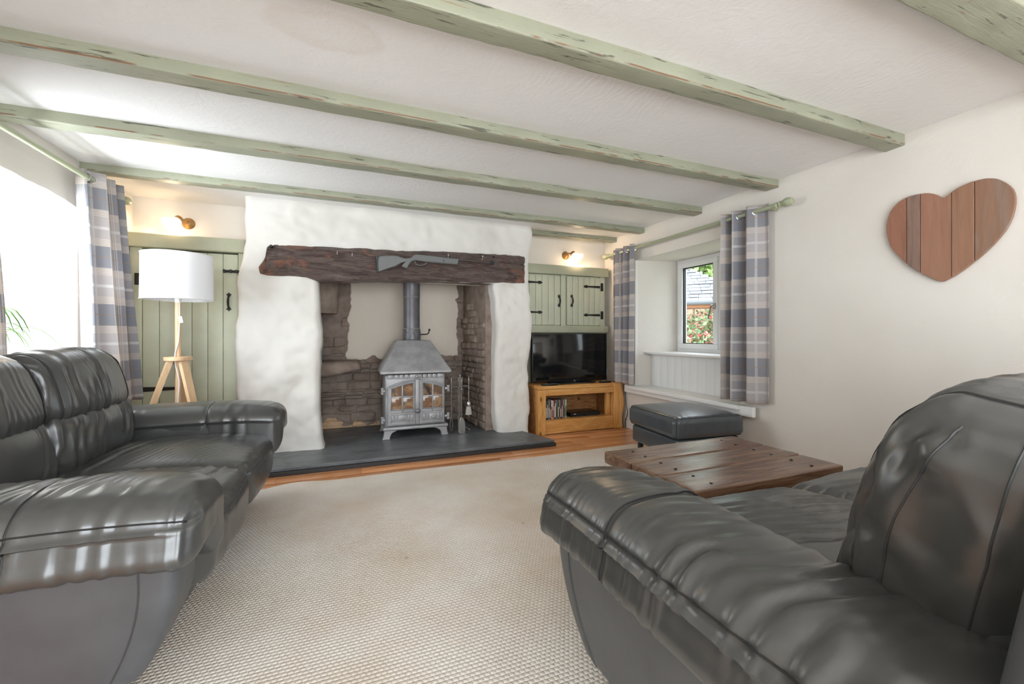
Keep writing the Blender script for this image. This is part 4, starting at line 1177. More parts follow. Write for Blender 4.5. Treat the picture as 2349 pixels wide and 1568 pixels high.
def make_sofa(name, label, loc, rz, L, seed, n_seats=2, aw=0.228, arm_z=0.60, head=(0.765, 0.33)):
    t = thing(name, label, 'sofa', loc, None, rz, True)
    D = 0.97
    # legs
    for x in (0.14, 0.80):
        for y in (0.14, L - 0.14):
            MB().cyl((x, y, -0.009 if x < 0.5 and rz == 0 else 0.0), (x, y, 0.15), 0.020, 0.030, 18).build('leg', M_LEGBLACK, t)
    # base between the arms
    MB().rbox((0.49, L / 2, 0.215), (0.80, L - 0.14, 0.19), 0.03, 3, 0.05).build('base', M_LEATHER_SIDE, t)
    # back shell: slanting, with visible outer side and rounded front edge
    def fb(V, N):
        V = V.copy(); V[:, 0] -= 0.11 * np.clip((V[:, 2] + 0.36) / 0.72, 0, 1); return V
    bk = Pad((0.092, L / 2, 0.465), (0.13, L - 0.03, 0.69), 0.035, fb, None, 3, 0.06).build('back_shell', M_LEATHER_SIDE, t)
    # arms
    for side in (0, 1):
        sg = 1 if side == 0 else -1                 # +1: the outer face looks to -y
        y0 = 0.0 if side == 0 else L
        Y = lambda d: y0 + sg * d
        def fp(V, N):
            V = V.copy(); zz = (V[:, 2] + 0.20) / 0.40
            fr = np.clip((V[:, 0] + 0.05) / 0.47, 0, 1)
            V[:, 0] -= fr ** 4 * 0.10 * np.clip(1 - zz * 1.5, 0, 1) ** 1.8      # front runs back towards the foot
            V[:, 1] += sg * 0.045 * (1 - zz)                                      # outer face leans in
            V[:, 1] -= sg * 0.012 * np.sin(np.clip(zz, 0, 1) * PI)
            return V + N * (0.0025 * fbm(V * 6, seed + side, 2))[:, None]
        panel = Pad((0.49, Y(0.105), 0.295), (0.95, 0.17, 0.40), 0.03, fp, None, 3, 0.03)
        po = panel.build('arm_panel', M_LEATHER_SIDE, t)
        panel.seam([(0.84, -sg, -0.95), (0.84, -sg, 0.0), (0.84, -sg, 0.95)], po, 0.0022, M_SEAM, 40, 0.0005)
        # padded arm rest: a fat roll that overhangs the panel and dips towards the seat
        def fa(V, N):
            V = V.copy(); h = np.array([0.455, 0.15, 0.085])
            out = np.clip(-sg * V[:, 1] / 0.15, -1, 1)          # 1 on the outer side
            nose = np.clip((V[:, 0] - 0.10) / 0.36, 0, 1)
            W = V
            V = V + N * (0.016 * (1 - np.clip(np.abs(V[:, 0]) / 0.455, 0, 1) ** 4))[:, None] * (N[:, 2:3] > 0)
            low = V[:, 2] < 0
            V[:, 2] -= np.where(low, 0.03 * np.clip(out, 0, 1) + 0.13 * np.clip(-out * 1.3 - 0.2, 0, 1), 0)   # outer roll hangs over, inner skirt runs down to the seat
            V[:, 2] -= 0.022 * np.clip(np.abs(V[:, 1]) / 0.15, 0, 1) ** 2 * (V[:, 2] > 0)
            V[:, 2] -= 0.018 * nose ** 3
            V[:, 1] -= sg * 0.028 * np.clip((0.045 - W[:, 2]) / 0.09, 0, 1) * np.clip(out, 0, 1)   # the roll flares out below its seam
            V[:, 1] -= sg * 0.010 * nose * 0
            w = wrinkle(W, seed + 3 + side, (0.30, 1, 0.3), 3.2, 21.0, 0.0042) * np.clip(1.15 - 0.9 * nose, 0.25, 1)
            w = w + wrinkle(W, seed + 8 + side, (0.15, 1, 0.7), 5.0, 42.0, 0.0016) * np.clip(out + 0.4, 0, 1)
            groove = 0.007 * np.exp(-((W[:, 0] - 0.12) / 0.008) ** 2) * (N[:, 2] > -0.5)
            groove = groove + 0.007 * np.exp(-((W[:, 2] - 0.038) / 0.006) ** 2) * (-sg * N[:, 1] > 0.3)
            return V + N * (w - groove)[:, None]
        pad = Pad((0.54, Y(0.138), arm_z - 0.088), (0.96, 0.29, 0.165), 0.064, fa, None, 7, 0.008)
        ao = pad.build('arm_rest', M_LEATHER, t)
        pad.seam([(-0.98, -sg, 0.60), (0.0, -sg, 0.60), (0.97, -sg, 0.60)], ao, 0.0024, M_SEAM_DARK, 90, 0.0)
        pad.seam([(0.264, -sg, -0.6), (0.264, -sg, 1.0), (0.264, sg, 1.0), (0.264, sg, -0.6)], ao, 0.0022, M_SEAM_DARK, 80, 0.0005)
        # inner padding of the arm and the soft flap that folds down in front of it
        def fi(V, N):
            V = puff(V, np.array([0.39, 0.05, 0.15]), (0, 2), 0.02, N)
            return V + N * wrinkle(V, seed + 14 + side, (0.3, 0, 1), 3.0, 16.0, 0.003)[:, None]
        Pad((0.53, Y(0.215), 0.43), (0.80, 0.10, 0.30), 0.035, fi, None, 4, 0.014).build('arm_inner_pad', M_LEATHER, t)
        def ff(V, N):
            V = V.copy(); zz = (V[:, 2] + 0.15) / 0.30
            V[:, 0] -= 0.035 * np.clip(1 - zz, 0, 1) ** 2
            return V + N * wrinkle(V, seed + 16 + side, (0, 1, 0.2), 4.0, 34.0, 0.002)[:, None]
        Pad((0.925, Y(0.20), 0.405), (0.075, 0.115, 0.30), 0.033, ff, None, 4, 0.012).build('arm_front_pad', M_LEATHER, t)
    # seat and back cushions
    y_in = aw; W = (L - 2 * aw) / n_seats
    for i in range(n_seats):
        yc = y_in + W * (i + 0.5)
        sd = seed + 50 + 7 * i
        hs = np.array([0.36, W / 2 + 0.004, 0.10])
        def fs(V, N):
            W0 = V.copy()
            V = puff(V, hs, (0, 1), 0.034, N * (N[:, 2:3] > 0.0))
            V[:, 2] -= 0.03 * np.clip(V[:, 0] / hs[0], 0, 1) ** 3            # front dips
            front = np.clip((W0[:, 0] - 0.2) / 0.16, 0, 1)
            V[:, 0] += 0.018 * front * np.cos(np.clip(W0[:, 1] / hs[1], -1, 1) * PI / 2)
            w = wrinkle(W0, sd, (0.25, 1, 0), 2.0, 19.0, 0.0042) + wrinkle(W0, sd + 3, (0.5, 1, 0), 3.0, 43.0, 0.0010, 2.0)
            return V + N * (w * np.clip(N[:, 2] + 0.5, 0.2, 1))[:, None]
        p = Pad((0.605, yc, 0.345), (0.735, W + 0.006, 0.205), 0.062, fs, None, 6, 0.0085)
        so = p.build('seat_cushion', M_LEATHER, t)
        p.seam([(0.995, -0.96, 0.72), (0.995, 0.0, 0.72), (0.995, 0.96, 0.72)], so, 0.0032, M_SEAM, 60, 0.001)
        # lumbar roll
        hl = np.array([0.15, W / 2, 0.15])
        def fl_(V, N):
            W0 = V.copy()
            V = puff(V, hl, (1, 2), 0.03, N * (N[:, 0:1] > 0))
            return V + N * (wrinkle(W0, sd + 5, (0.3, 0.35, 1), 2.6, 17.0, 0.0048) + wrinkle(W0, sd + 6, (0.2, 1, 0.7), 3.0, 32.0, 0.0014, 2.0))[:, None]
        Pad((0.218, yc, 0.540), (0.255, W + 0.016, 0.29), 0.082, fl_, rotm(0, R(-8), 0), 6, 0.009).build('lumbar_cushion', M_LEATHER, t)
        # headrest cushion, pinched at the bottom
        hh = np.array([0.13, W / 2, 0.16])
        def fh(V, N):
            W0 = V.copy()
            V = puff(V, hh, (1,), 0.022, N * np.abs(N[:, 0:1]))
            up = np.clip((W0[:, 2] + 0.16) / 0.32, 0, 1)
            fw = np.clip(W0[:, 0] / 0.13, -1, 1) * 0.5 + 0.5
            V[:, 0] -= (0.055 * up ** 2 + 0.03 * (1 - up) ** 2) * fw
            V[:, 2] -= 0.028 * np.clip(np.abs(W0[:, 1]) / hh[1], 0, 1) ** 3 * up
            gath = wrinkle(W0, sd + 9, (0.6, 0.3, 0.75), 2.4, 16.0, 0.0050) + wrinkle(W0, sd + 10, (0.4, -0.2, 1), 4.0, 36.0, 0.0012, 2.0)
            gath = gath + np.clip((np.abs(N[:, 1]) - 0.2) / 0.5, 0, 1) * (wrinkle(W0, sd + 12, (1, 0.1, 0.2), 3.5, 21.0, 0.0042, 1.2) + wrinkle(W0, sd + 13, (1, 0, -0.35), 4.0, 44.0, 0.0014, 2.0))
            groove = 0.007 * (np.exp(-((np.abs(W0[:, 1]) - hh[1] * 0.80) / 0.007) ** 2)) * (N[:, 0] > -0.4)
            return V + N * (gath - groove)[:, None]
        hp = Pad((0.205, yc, head[0]), (0.265, W + 0.02, head[1]), 0.085, fh, rotm(0, R(-11), 0), 7, 0.0085)
        ho = hp.build('headrest_cushion', M_LEATHER, t)
        for q in (-0.80, 0.80):
            hp.seam([(1, q, -0.95), (1, q, 0.9), (0.6, q, 1), (-0.8, q, 1)], ho, 0.0026, M_SEAM_DARK, 90, 0.001)
            for gx_ in (0.38, -0.45):                       # stitching of the end gusset
                hp.seam([(gx_, q / 0.8, -0.97), (gx_, q / 0.8, 0.0), (gx_ * 0.7, q / 0.8, 0.97)], ho, 0.0017, M_SEAM, 60, 0.0008)
    return t
make_sofa('sofa', 'dark grey leather two seat sofa in front of the bright window recess', (-1.37, 1.265, 0.009), 0.0, 1.68, 100)
make_sofa('sofa', 'dark grey leather sofa against which the wooden coffee table stands', (2.53, 0.128, 0.009), R(90), 1.98, 300, head=(0.718, 0.405))

# ------------------------------------------------------------------ footstool
fs_c = (2.335, 2.42)
fo = thing('footstool', 'square dark leather footstool under the window seat shelf', 'footstool', (*fs_c, 0.009), None, R(-6), True)
for x in (-0.21, 0.21):
    for y in (-0.22, 0.22):
        MB().cyl((x * 1.06, y * 1.06, 0.0), (x, y, 0.17), 0.014, 0.024, 16).build('leg', M_LEGBLACK, fo)
MB().rbox((0, 0, 0.215), (0.52, 0.55, 0.13), 0.02, 3).build('base', M_LEATHER_STOOL, fo)
def fst(V, N):
    V = puff(V, np.array([0.29, 0.305, 0.07]), (0, 1), 0.022, N * (N[:, 2:3] > 0))
    return V + N * (wrinkle(V, 77, (0.5, 1, 0), 3, 18, 0.0012))[:, None]
ft = Pad((0, 0, 0.356), (0.57, 0.60, 0.150), 0.045, fst, None, 6, 0.016)
c_ = ft.build('cushion', M_LEATHER_STOOL, fo)
e = 0.955
ft.seam([(-e, -e, 0.98), (e, -e, 0.98), (e, e, 0.98), (-e, e, 0.98), (-e, -e, 0.98)], c_, 0.003, M_SEAM, 160, 0.0)
ft.seam([(-e, -e, -0.9), (e, -e, -0.9), (e, e, -0.9), (-e, e, -0.9), (-e, -e, -0.9)], c_, 0.003, M_SEAM_DARK, 160, 0.0)
for a, b in ((-1, -1), (1, -1), (-1, 1), (1, 1)):
    ft.seam([(a * 0.99, b * 0.99, -0.8), (a * 0.99, b * 0.99, 0.8)], c_, 0.002, M_SEAM_DARK, 12, 0.0)

# ------------------------------------------------------------------ coffee table
TZ = 0.425
tb = thing('coffee_table', 'rustic dark wood coffee table of three thick boards', 'coffee table', (1.60, 1.44, 0.0))
tx0, tx1 = 1.175, 2.03
ys_ = [1.155, 1.345, 1.530, 1.735]
for i in range(3):
    def ft_(V, N, i=i): return V + N * (0.003 * fbm(V * np.array([4, 12, 20]) + i * 5, 40 + i, 3))[:, None]
    w = ys_[i + 1] - ys_[i] - 0.005
    o = MB().rbox(tb.location, (tx1 - tx0, w, 0.058), 0.009, 3, 0.03, None, ft_).build('board', M_TABLE, tb)
    o.location = Vector(((tx0 + tx1) / 2, (ys_[i] + ys_[i + 1]) / 2, TZ - 0.029)) - tb.location
    for xx in (tx0 + 0.13, tx1 - 0.14):
        for q in (-0.045, 0.045):
            n_ = MB().cyl((0, 0, 0.0), (0, 0, 0.0045), 0.0065, 0.006, 10).build('nail', M_BLACKIRON)
            n_.parent = o; n_.location = (xx - (tx0 + tx1) / 2, q, 0.0275)
for xx in (tx0 + 0.13, tx1 - 0.14):
    MB().rbox((xx, 1.445, TZ - 0.088), (0.09, 0.50, 0.06), 0.006, 2).build('cross_rail', M_TABLE, tb)
    for yy in (1.235, 1.655):
        MB().rbox((xx, yy, (TZ - 0.106) / 2), (0.085, 0.085, TZ - 0.124), 0.008, 2).build('leg', M_TABLE, tb)

# ------------------------------------------------------------------ rug
nx, ny = 90, 120
gx = np.linspace(-0.62, 2.42, nx); gy = np.linspace(-1.35, 3.07, ny)  # unseen near end lengthened to reflect light onto the sofa arm
G = np.stack(np.meshgrid(gx, gy, indexing='ij'), -1)
X_, Y_ = G[..., 0], G[..., 1]
far = np.clip((Y_ - 2.5) / 0.57, 0, 1)
Yw = Y_ + far * (0.012 * np.sin(X_ * 3.1 + 0.5) - 0.03 * np.clip((X_ + 0.2) / -0.4, 0, 1))
Zw = 0.009 + far ** 3 * 0.020 * np.exp(-((X_ + 0.33) / 0.16) ** 2)
top_ = np.stack([X_, Yw, Zw], -1).reshape(-1, 3)
bot_ = top_.copy(); bot_[:, 2] -= 0.0085
m = MB(); m.grid(top_, nx, ny); m.grid(bot_, nx, ny)
I = np.arange(nx * ny).reshape(nx, ny)
loop = list(I[:, 0]) + list(I[-1, 1:]) + list(I[-2::-1, -1]) + list(I[0, -2:0:-1])
for i in range(len(loop)):
    j = (i + 1) % len(loop); m.f.append([int(loop[i]), int(loop[j]), int(loop[j]) + nx * ny, int(loop[i]) + nx * ny])
tag(center_origin(m.build('rug', M_RUG)), 'large beige woven rug with a chunky basket weave', 'rug')
# ------------------------------------------------------------------ wooden heart
HXP = XR - 0.022
hp_ = [(960, 393), (915, 368), (870, 345), (830, 334), (790, 328), (745, 328), (700, 333), (620, 350), (540, 372), (475, 403), (420, 440), (365, 495), (320, 560), (292, 640), (278, 720), (278, 790), (290, 860), (320, 950), (355, 1008), (400, 1060), (450, 1110), (500, 1155), (575, 1212), (650, 1260), (725, 1300), (800, 1335), (870, 1366), (930, 1388), (960, 1385), (1030, 1350), (1100, 1312), (1200, 1245), (1310, 1160), (1405, 1085), (1500, 1000), (1575, 925), (1640, 850), (1700, 775), (1750, 690), (1785, 610), (1810, 520), (1820, 450), (1820, 380), (1810, 325), (1790, 280), (1750, 235), (1700, 200), (1650, 173), (1600, 155), (1540, 150), (1480, 150), (1425, 160), (1370, 172), (1285, 200), (1200, 235), (1145, 263), (1090, 298), (1020, 348)]
poly = [tuple(at(1980 + x / 5.228, 380 + y / 5.228, X=HXP)[1:]) for x, y in hp_]
def clip_poly(pl, c, keep_less):
    out = []
    for i in range(len(pl)):
        a, b = pl[i], pl[(i + 1) % len(pl)]
        ia, ib = (a[0] <= c) == keep_less, (b[0] <= c) == keep_less
        if ia: out.append(a)
        if ia != ib:
            t = (c - a[0]) / (b[0] - a[0]); out.append((c, a[1] + t * (b[1] - a[1])))
    return out
cy_ = np.mean([p[0] for p in poly])
heart = thing('wooden_heart', 'heart of reclaimed wooden planks hung on the white wall', 'wall decoration', (HXP, cy_, min(p[1] for p in poly)))
cuts = [at(1980 + x / 5.228, 530, X=HXP)[1] for x in (525, 683, 1062, 1335)]
edges = [9.9] + cuts + [-9.9]
hcol = [('#a47560', '#8f6450', '#9a7160'), ('#94796b', '#7a6257', '#9c8375'), ('#a67c66', '#956d59', '#a07861'), ('#a07861', '#8e6b55', '#987b6b'), ('#987460', '#876752', '#918175')]
for i in range(5):
    pl = clip_poly(clip_poly(poly, edges[i] - 0.0012, True), edges[i + 1] + 0.0012, False)
    mt = wood('heart_plank_' + 'abcde'[i], *hcol[i], (9, 9, 1.0), 0.7, 6.0, 0.15, True, 0.3)
    MB().prism(pl, HXP - 0.003 * (i % 2), XR - 0.004, 'x', 0.0012).build('plank', mt, heart)

# ------------------------------------------------------------------ curtains and poles
def finial(m, p, d):
    """turned ball finial pointing along +-y"""
    rot = rotm(R(-90) * d, 0, 0)
    m.lathe([(0.014, 0.0), (0.020, 0.004), (0.020, 0.016), (0.014, 0.022), (0.017, 0.032), (0.022, 0.036), (0.018, 0.048), (0.024, 0.062), (0.030, 0.082), (0.029, 0.100), (0.020, 0.118), (0.0, 0.124)], p, 24, rot)
def curtain(name, label, group, xc, y0, y1, z0, z1, folds, amp, drift=(0, 0), phase=0.0, wide=1.0, u0=0.0, z_y=0.0, pole_z=None):
    """eyelet curtain: pleats along y, drawn between y0 and y1; drift moves the hem"""
    nu, nv = 40 * folds + 1, 46
    s = np.linspace(0, 1, nu); t = np.linspace(0, 1, nv)
    S, T = np.meshgrid(s, t, indexing='ij')
    ph = S ** wide * folds * 2 * PI + phase
    a = amp * (1 + 0.15 * np.sin(S * 9 + 1)) * (0.9 + 0.25 * T)
    wav = np.sin(ph); sh = np.sign(wav) * np.abs(wav) ** 0.7
    X = xc + a * sh + drift[0] * T + 0.008 * np.sin(T * 5 + S * 11) * T
    Y = y0 + (y1 - y0) * S + 0.35 * (y1 - y0) / folds / 4 * np.sin(2 * ph) * 0.6 + drift[1] * T * (S - 0.3)
    Z = z1 - (z1 - z0) * T + 0.006 * np.cos(ph) * (T > 0.97)
    P = np.stack([X, Y, Z], -1)
    seg = np.linalg.norm(np.diff(P[:, 2, :], axis=0), axis=1); arc = np.concatenate([[0], np.cumsum(seg)]) + u0
    uv = np.stack([np.repeat(arc[:, None], nv, 1), Z], -1).reshape(-1, 2)
    c = thing(name, label, 'curtain', (xc, (y0 + y1) / 2, z0), group)
    o = MB().grid(P.reshape(-1, 3), nu, nv).build('cloth', M_PLAID, c, sharp=180, fixn=False, uv=uv)
    sm = o.modifiers.new('thickness', 'SOLIDIFY'); sm.thickness = 0.004; sm.offset = 0
    if pole_z:
        zero = [k for k in range(1, nu - 1) if (X[k - 1, 2] - xc) * (X[k, 2] - xc) <= 0]
        last = -99
        for k in zero:
            if k - last < 6: continue
            last = k
            d = P[min(k + 1, nu - 1), 2] - P[max(k - 1, 0), 2]; d /= np.linalg.norm(d)
            MB().tube([(xc + 0.021 * math.cos(q) * d[0], Y[k, 2] + 0.021 * math.cos(q) * d[1], pole_z + 0.021 * math.sin(q)) for q in np.linspace(0, 2 * PI, 24, endpoint=False)], 0.0045, 6, closed=True).build('eyelet', M_STEEL, c)
    return c
PX, PZ = 2.70, 1.875
pl = thing('curtain_pole', 'sage green curtain pole with turned ends over the recessed window', 'curtain pole', (PX, 2.9, PZ), 'curtain poles')
MB().cyl((PX, 1.955, PZ), (PX, 3.875, PZ), 0.014, 0.014, 20).build('pole', M_POLE, pl)
for p, d in (((PX, 1.96, PZ), -1), ((PX, 3.87, PZ), 1)):
    m = MB(); finial(m, p, -d if False else d); m.build('finial', M_POLE, pl)
for yy in (2.01, 3.82):
    MB().cyl((PX, yy, PZ), (XR + 0.005, yy, PZ), 0.008, 0.012, 12).build('bracket', M_POLE, pl)
curtain('plaid_curtain', 'grey plaid curtain beside the wooden heart over the window seat', 'right window curtains', PX, 2.03, 2.40, at(1705, 920, X=PX)[2], PZ + 0.045, 3, 0.045, phase=0.9, wide=1.35, u0=0.1, pole_z=PZ)
curtain('plaid_curtain', 'grey plaid curtain beside the television and green cupboard', 'right window curtains', PX - 0.005, 3.44, 3.80, 0.495, PZ + 0.045, 3, 0.034, phase=PI, u0=0.2, pole_z=PZ)
PX2, PZ2 = -1.45, 1.94
pl2 = thing('curtain_pole', 'sage green curtain pole in front of the bright bay recess', 'curtain pole', (PX2, 2.5, PZ2), 'curtain poles')
MB().cyl((PX2, 1.35, PZ2), (PX2, 3.63, PZ2), 0.015, 0.015, 20).build('pole', M_POLE, pl2)
for p, d in (((PX2, 1.36, PZ2), -1), ((PX2, 3.62, PZ2), 1)):
    m = MB(); finial(m, p, d); m.build('finial', M_POLE, pl2)
for yy in (1.42, 3.575):
    MB().cyl((PX2, yy, PZ2), (XL - 0.005, yy, PZ2), 0.008, 0.012, 12).build('bracket', M_POLE, pl2)
curtain('plaid_curtain', 'pale blue grey plaid curtain beside the floor lamp', 'left window curtains', PX2, 3.23, 3.55, 0.56, PZ2 + 0.05, 3, 0.062, drift=(0.07, 0.06), phase=PI, u0=0.06, pole_z=PZ2)
curtain('plaid_curtain', 'dark plaid curtain edge by the plant behind the sofa back', 'left window curtains', PX2, 1.50, 2.50, 0.84, PZ2 + 0.05, 6, 0.050, drift=(-0.05, 0.30), phase=0.0, u0=0.2, pole_z=PZ2)

# ------------------------------------------------------------------ wall lamps
def sconce(label, u, v, dirx):
    base = at(u, v, Y=YB); x, z = base[0], base[2]
    t = thing('wall_lamp', label, 'wall lamp', (x, YB, z), 'frilled wall lamps')
    MB().lathe([(0.0, 0.0), (0.042, 0.0), (0.046, 0.006), (0.040, 0.014), (0.026, 0.020), (0.018, 0.030), (0.0, 0.032)], (x, YB + 0.002, z), 28, rotm(R(90))).build('back_plate', M_BRASS, t)
    ex, ey, ez = x + dirx * 0.035, YB - 0.10, z + 0.01
    MB().tube([(x, YB - 0.02, z), (x + dirx * 0.008, YB - 0.06, z + 0.012), (ex, ey, ez)], 0.009, 10).build('arm', M_BRASS, t)
    rot = rotm(R(150), 0, 0); rot = rotm(0, R(-26) * dirx, 0) @ rot    # opens downwards, forwards and to one side
    ax = rot @ np.array([0, 0, 1.0])
    MB().lathe([(0.0, -0.012), (0.026, -0.012), (0.030, 0.0), (0.030, 0.016), (0.0, 0.016)], (ex, ey, ez), 24, rot).build('gallery', M_BRASS, t)
    def frill(r, a, z_):
        k = np.clip((z_ - 0.035) / 0.055, 0, 1)
        return r * (1 + 0.10 * k * np.cos(a * 15)), z_ + 0.006 * k * np.cos(a * 15 + 0.6)
    prof = [(0.027, 0.012), (0.034, 0.022), (0.038, 0.034), (0.046, 0.050), (0.060, 0.066), (0.074, 0.082), (0.072, 0.085), (0.057, 0.069), (0.043, 0.053), (0.035, 0.037), (0.030, 0.024), (0.024, 0.014)]
    MB().lathe(prof, (ex, ey, ez), 120, rot, frill, closed=True).build('frilled_shade', M_LAMPGLASS, t, 'clear frilled glass shade, lit')
    b = np.array([ex, ey, ez]) + ax * 0.05
    MB().sphere(b, 0.019).build('bulb', M_BULB, t)
    d = bpy.data.lights.new('wall_lamp_light', 'POINT'); d.energy = 3.2; d.color = (1, 0.74, 0.5); d.shadow_soft_size = 0.010
    lo = bpy.data.objects.new('wall_lamp_light', d); COL.objects.link(lo); lo.location = np.array([ex, ey, ez]) + ax * 0.080   # the bulb's light, inside the shade
    return t
sconce('lit frilled glass wall lamp above the green plank door', 433, 513, -1)
sconce('lit frilled glass wall lamp above the green double cupboard', 1297, 586, 1)

# ------------------------------------------------------------------ floor lamp
lc = (-1.07, 3.44)
la = thing('floor_lamp', 'tripod floor lamp with pale wooden legs and white drum shade', 'floor lamp', (*lc, 0.0), None, 0, True)
zS1, zS0 = at(403, 583, X=lc[0])[2], at(403, 686, X=lc[0])[2]
rs_ = 0.198
MB().lathe([(rs_, zS0), (rs_ * 0.985, zS1), (rs_ * 0.985 - 0.003, zS1), (rs_ - 0.003, zS0)], (0, 0, 0), 64, closed=True).build('lamp_shade', M_SHADE, la)
for zz, rr in ((zS0, rs_), (zS1, rs_ * 0.985)): MB().tube([(rr * math.cos(a), rr * math.sin(a), zz) for a in np.linspace(0, 2 * PI, 64, endpoint=False)], 0.004, 6, closed=True).build('shade_ring', M_WHITE, la)
for a in (0.3, 0.3 + 2 * PI / 3, 0.3 + 4 * PI / 3): MB().tube([(0.02 * math.cos(a), 0.02 * math.sin(a), zS0 + 0.02), (rs_ * math.cos(a), rs_ * math.sin(a), zS0 + 0.005)], 0.002, 5).build('shade_spoke', M_WHITE, la)
zD = at(403, 823, X=lc[0])[2]
MB().cyl((0, 0, 0.45), (0, 0, zS0 - 0.02), 0.017, 0.017, 20).build('pole', M_LAMPWOOD, la)
MB().lathe([(0.0, zS0 - 0.02), (0.018, zS0 - 0.02), (0.02, zS0 + 0.04), (0.016, zS0 + 0.10), (0, zS0 + 0.10)], (0, 0, 0), 20).build('lamp_holder', M_WHITE, la)
MB().lathe([(0.0, zD - 0.014), (0.074, zD - 0.014), (0.078, zD - 0.010), (0.078, zD + 0.010), (0.074, zD + 0.014), (0.0, zD + 0.014)], (0, 0, 0), 40).build('top_disc', M_LAMPWOOD, la)
MB().lathe([(0.026, zD - 0.04), (0.026, zD - 0.01), (0.0, zD - 0.01)], (0, 0, 0), 20).build('pole_collar', M_LAMPWOOD, la)
for a in (R(-150), R(-38), R(90)):
    ca, sa = math.cos(a), math.sin(a)
    top = np.array([0.045 * ca, 0.045 * sa, zD - 0.012]); bo = np.array([0.30 * ca, 0.30 * sa, 0.0])
    tn = np.array([-sa, ca, 0]); rd = np.array([ca, sa, 0]); V = []
    for c, w, d in ((top, 0.024, 0.015), (bo, 0.017, 0.012)):
        for p, q in ((-1, -1), (1, -1), (1, 1), (-1, 1)): V.append(c + tn * p * w + rd * q * d)
    MB().add(V, [(0, 1, 2, 3), (7, 6, 5, 4)] + [(i, i + 4, (i + 1) % 4 + 4, (i + 1) % 4) for i in range(4)]).build('leg', M_LAMPWOOD, la)
cpth = [(0.012, -0.018, zS0 + 0.0), (0.016, -0.022, zS0 - 0.10), (0.010, -0.02, zD + 0.12), (-0.012, -0.022, zD + 0.03), (-0.004, -0.030, zD - 0.05), (0.018, -0.030, zD - 0.15), (0.006, -0.03, zD - 0.32), (0.03, -0.05, 0.01)]
tt = np.linspace(0, len(cpth) - 1, 50); cp = np.array(cpth); cp = np.stack([np.interp(tt, range(len(cpth)), cp[:, i]) for i in range(3)], -1)
for _ in range(3): cp[1:-1] = (cp[:-2] + 2 * cp[1:-1] + cp[2:]) / 4
MB().tube(cp, 0.0035, 6).build('cord', M_CABLE_W, la, 'thin white cord')
MB().rbox((0.022, -0.028, at(410, 733, X=lc[0])[2]), (0.022, 0.002, 0.045), 0.0008, 1, 10, rotm(0, R(-12), 0)).build('care_tag', M_WHITE, la)

# ------------------------------------------------------------------ television corner
TVX0, TVX1, TVY = 1.745, 2.75, 3.70
zT = 0.487
ts = thing('tv_stand', 'chunky orange pine television stand with open cubby', 'tv stand', (2.25, 3.9, 0.0))
MB().rbox((0.5 * (TVX0 + TVX1), 3.885, zT - 0.018), (TVX1 - TVX0, 0.37, 0.036), 0.006, 2).build('top_board', M_PINE, ts)
def wav(V, N):
    V = V.copy(); V[:, 0] += (V[:, 0] > 0) * 0.012 * np.sin(V[:, 2] * 16 + 1); return V
MB().rbox((TVX0 + 0.04, TVY + 0.03, (zT - 0.037) / 2), (0.085, 0.075, zT - 0.037), 0.008, 2, 0.04).build('post', M_PINE_V, ts)
MB().rbox((TVX1 - 0.06, TVY + 0.03, (zT - 0.0) / 2), (0.115, 0.075, zT - 0.002), 0.010, 2, 0.02, None, wav).build('post', M_PINE_V, ts)
xr0, xr1 = TVX0 + 0.083, TVX1 - 0.118
MB().rbox(((xr0 + xr1) / 2, TVY + 0.035, 0.418), (xr1 - xr0, 0.06, 0.064), 0.006, 2).build('top_rail', M_PINE, ts)
MB().rbox(((xr0 + xr1) / 2, TVY + 0.035, 0.073), (xr1 - xr0, 0.06, 0.135), 0.006, 2).build('bottom_rail', M_PINE, ts)
MB().box((xr0, TVY + 0.065, 0.118), (xr1, 4.055, 0.138), 0.002).build('shelf', M_PINE, ts)
MB().box((TVX0, 4.035, 0.0), (TVX1 - 0.01, 4.055, zT - 0.037), 0.002).build('back_board', M_PINE_DARK, ts)
MB().box((xr1 + 0.002, TVY + 0.066, 0.0), (TVX1 - 0.015, 4.034, zT - 0.037), 0.002).build('side_board', M_PINE_DARK, ts)
MB().box((TVX0, TVY + 0.068, 0.0), (xr0 - 0.002, 4.034, zT - 0.037), 0.002).build('side_board', M_PINE_DARK, ts)
MB().box((xr1 - 0.055, TVY + 0.068, 0.139), (xr1 - 0.001, TVY + 0.10, 0.384), 0.002).build('inner_upright', M_PINE_V, ts)

# dvd cases
spines = [('white', '#dcd9d2', '#333333'), ('pale grey', '#a9b0b3', '#30405c'), ('black', '#23272b', '#c8c8c8'), ('navy blue', '#2c4258', '#d7d2bd'), ('grey green', '#7c8a84', '#e5e5e0'), ('dark brown', '#4a3a30', '#d9c7a0'),
          ('cream', '#e0d6c0', '#7c2b25'), ('pink', '#d9a9a6', '#5a2c2c'), ('charcoal', '#3a3d40', '#cfcfcf'), ('bright red', '#c22f2a', '#f3e9d8'), ('teal', '#5f8f94', '#1f2a2c'), ('dark green', '#33493c', '#d8d2b0'),
          ('tan', '#a88a6a', '#2b2320'), ('purple', '#564a66', '#e2dcea'), ('maroon', '#6b2f35', '#e3cfa6'), ('light brown', '#b79d80', '#37302a'), ('olive green', '#7d8a3c', '#262a16'), ('sky blue', '#a9c4d4', '#2a3a44')]
x = xr0 + 0.006
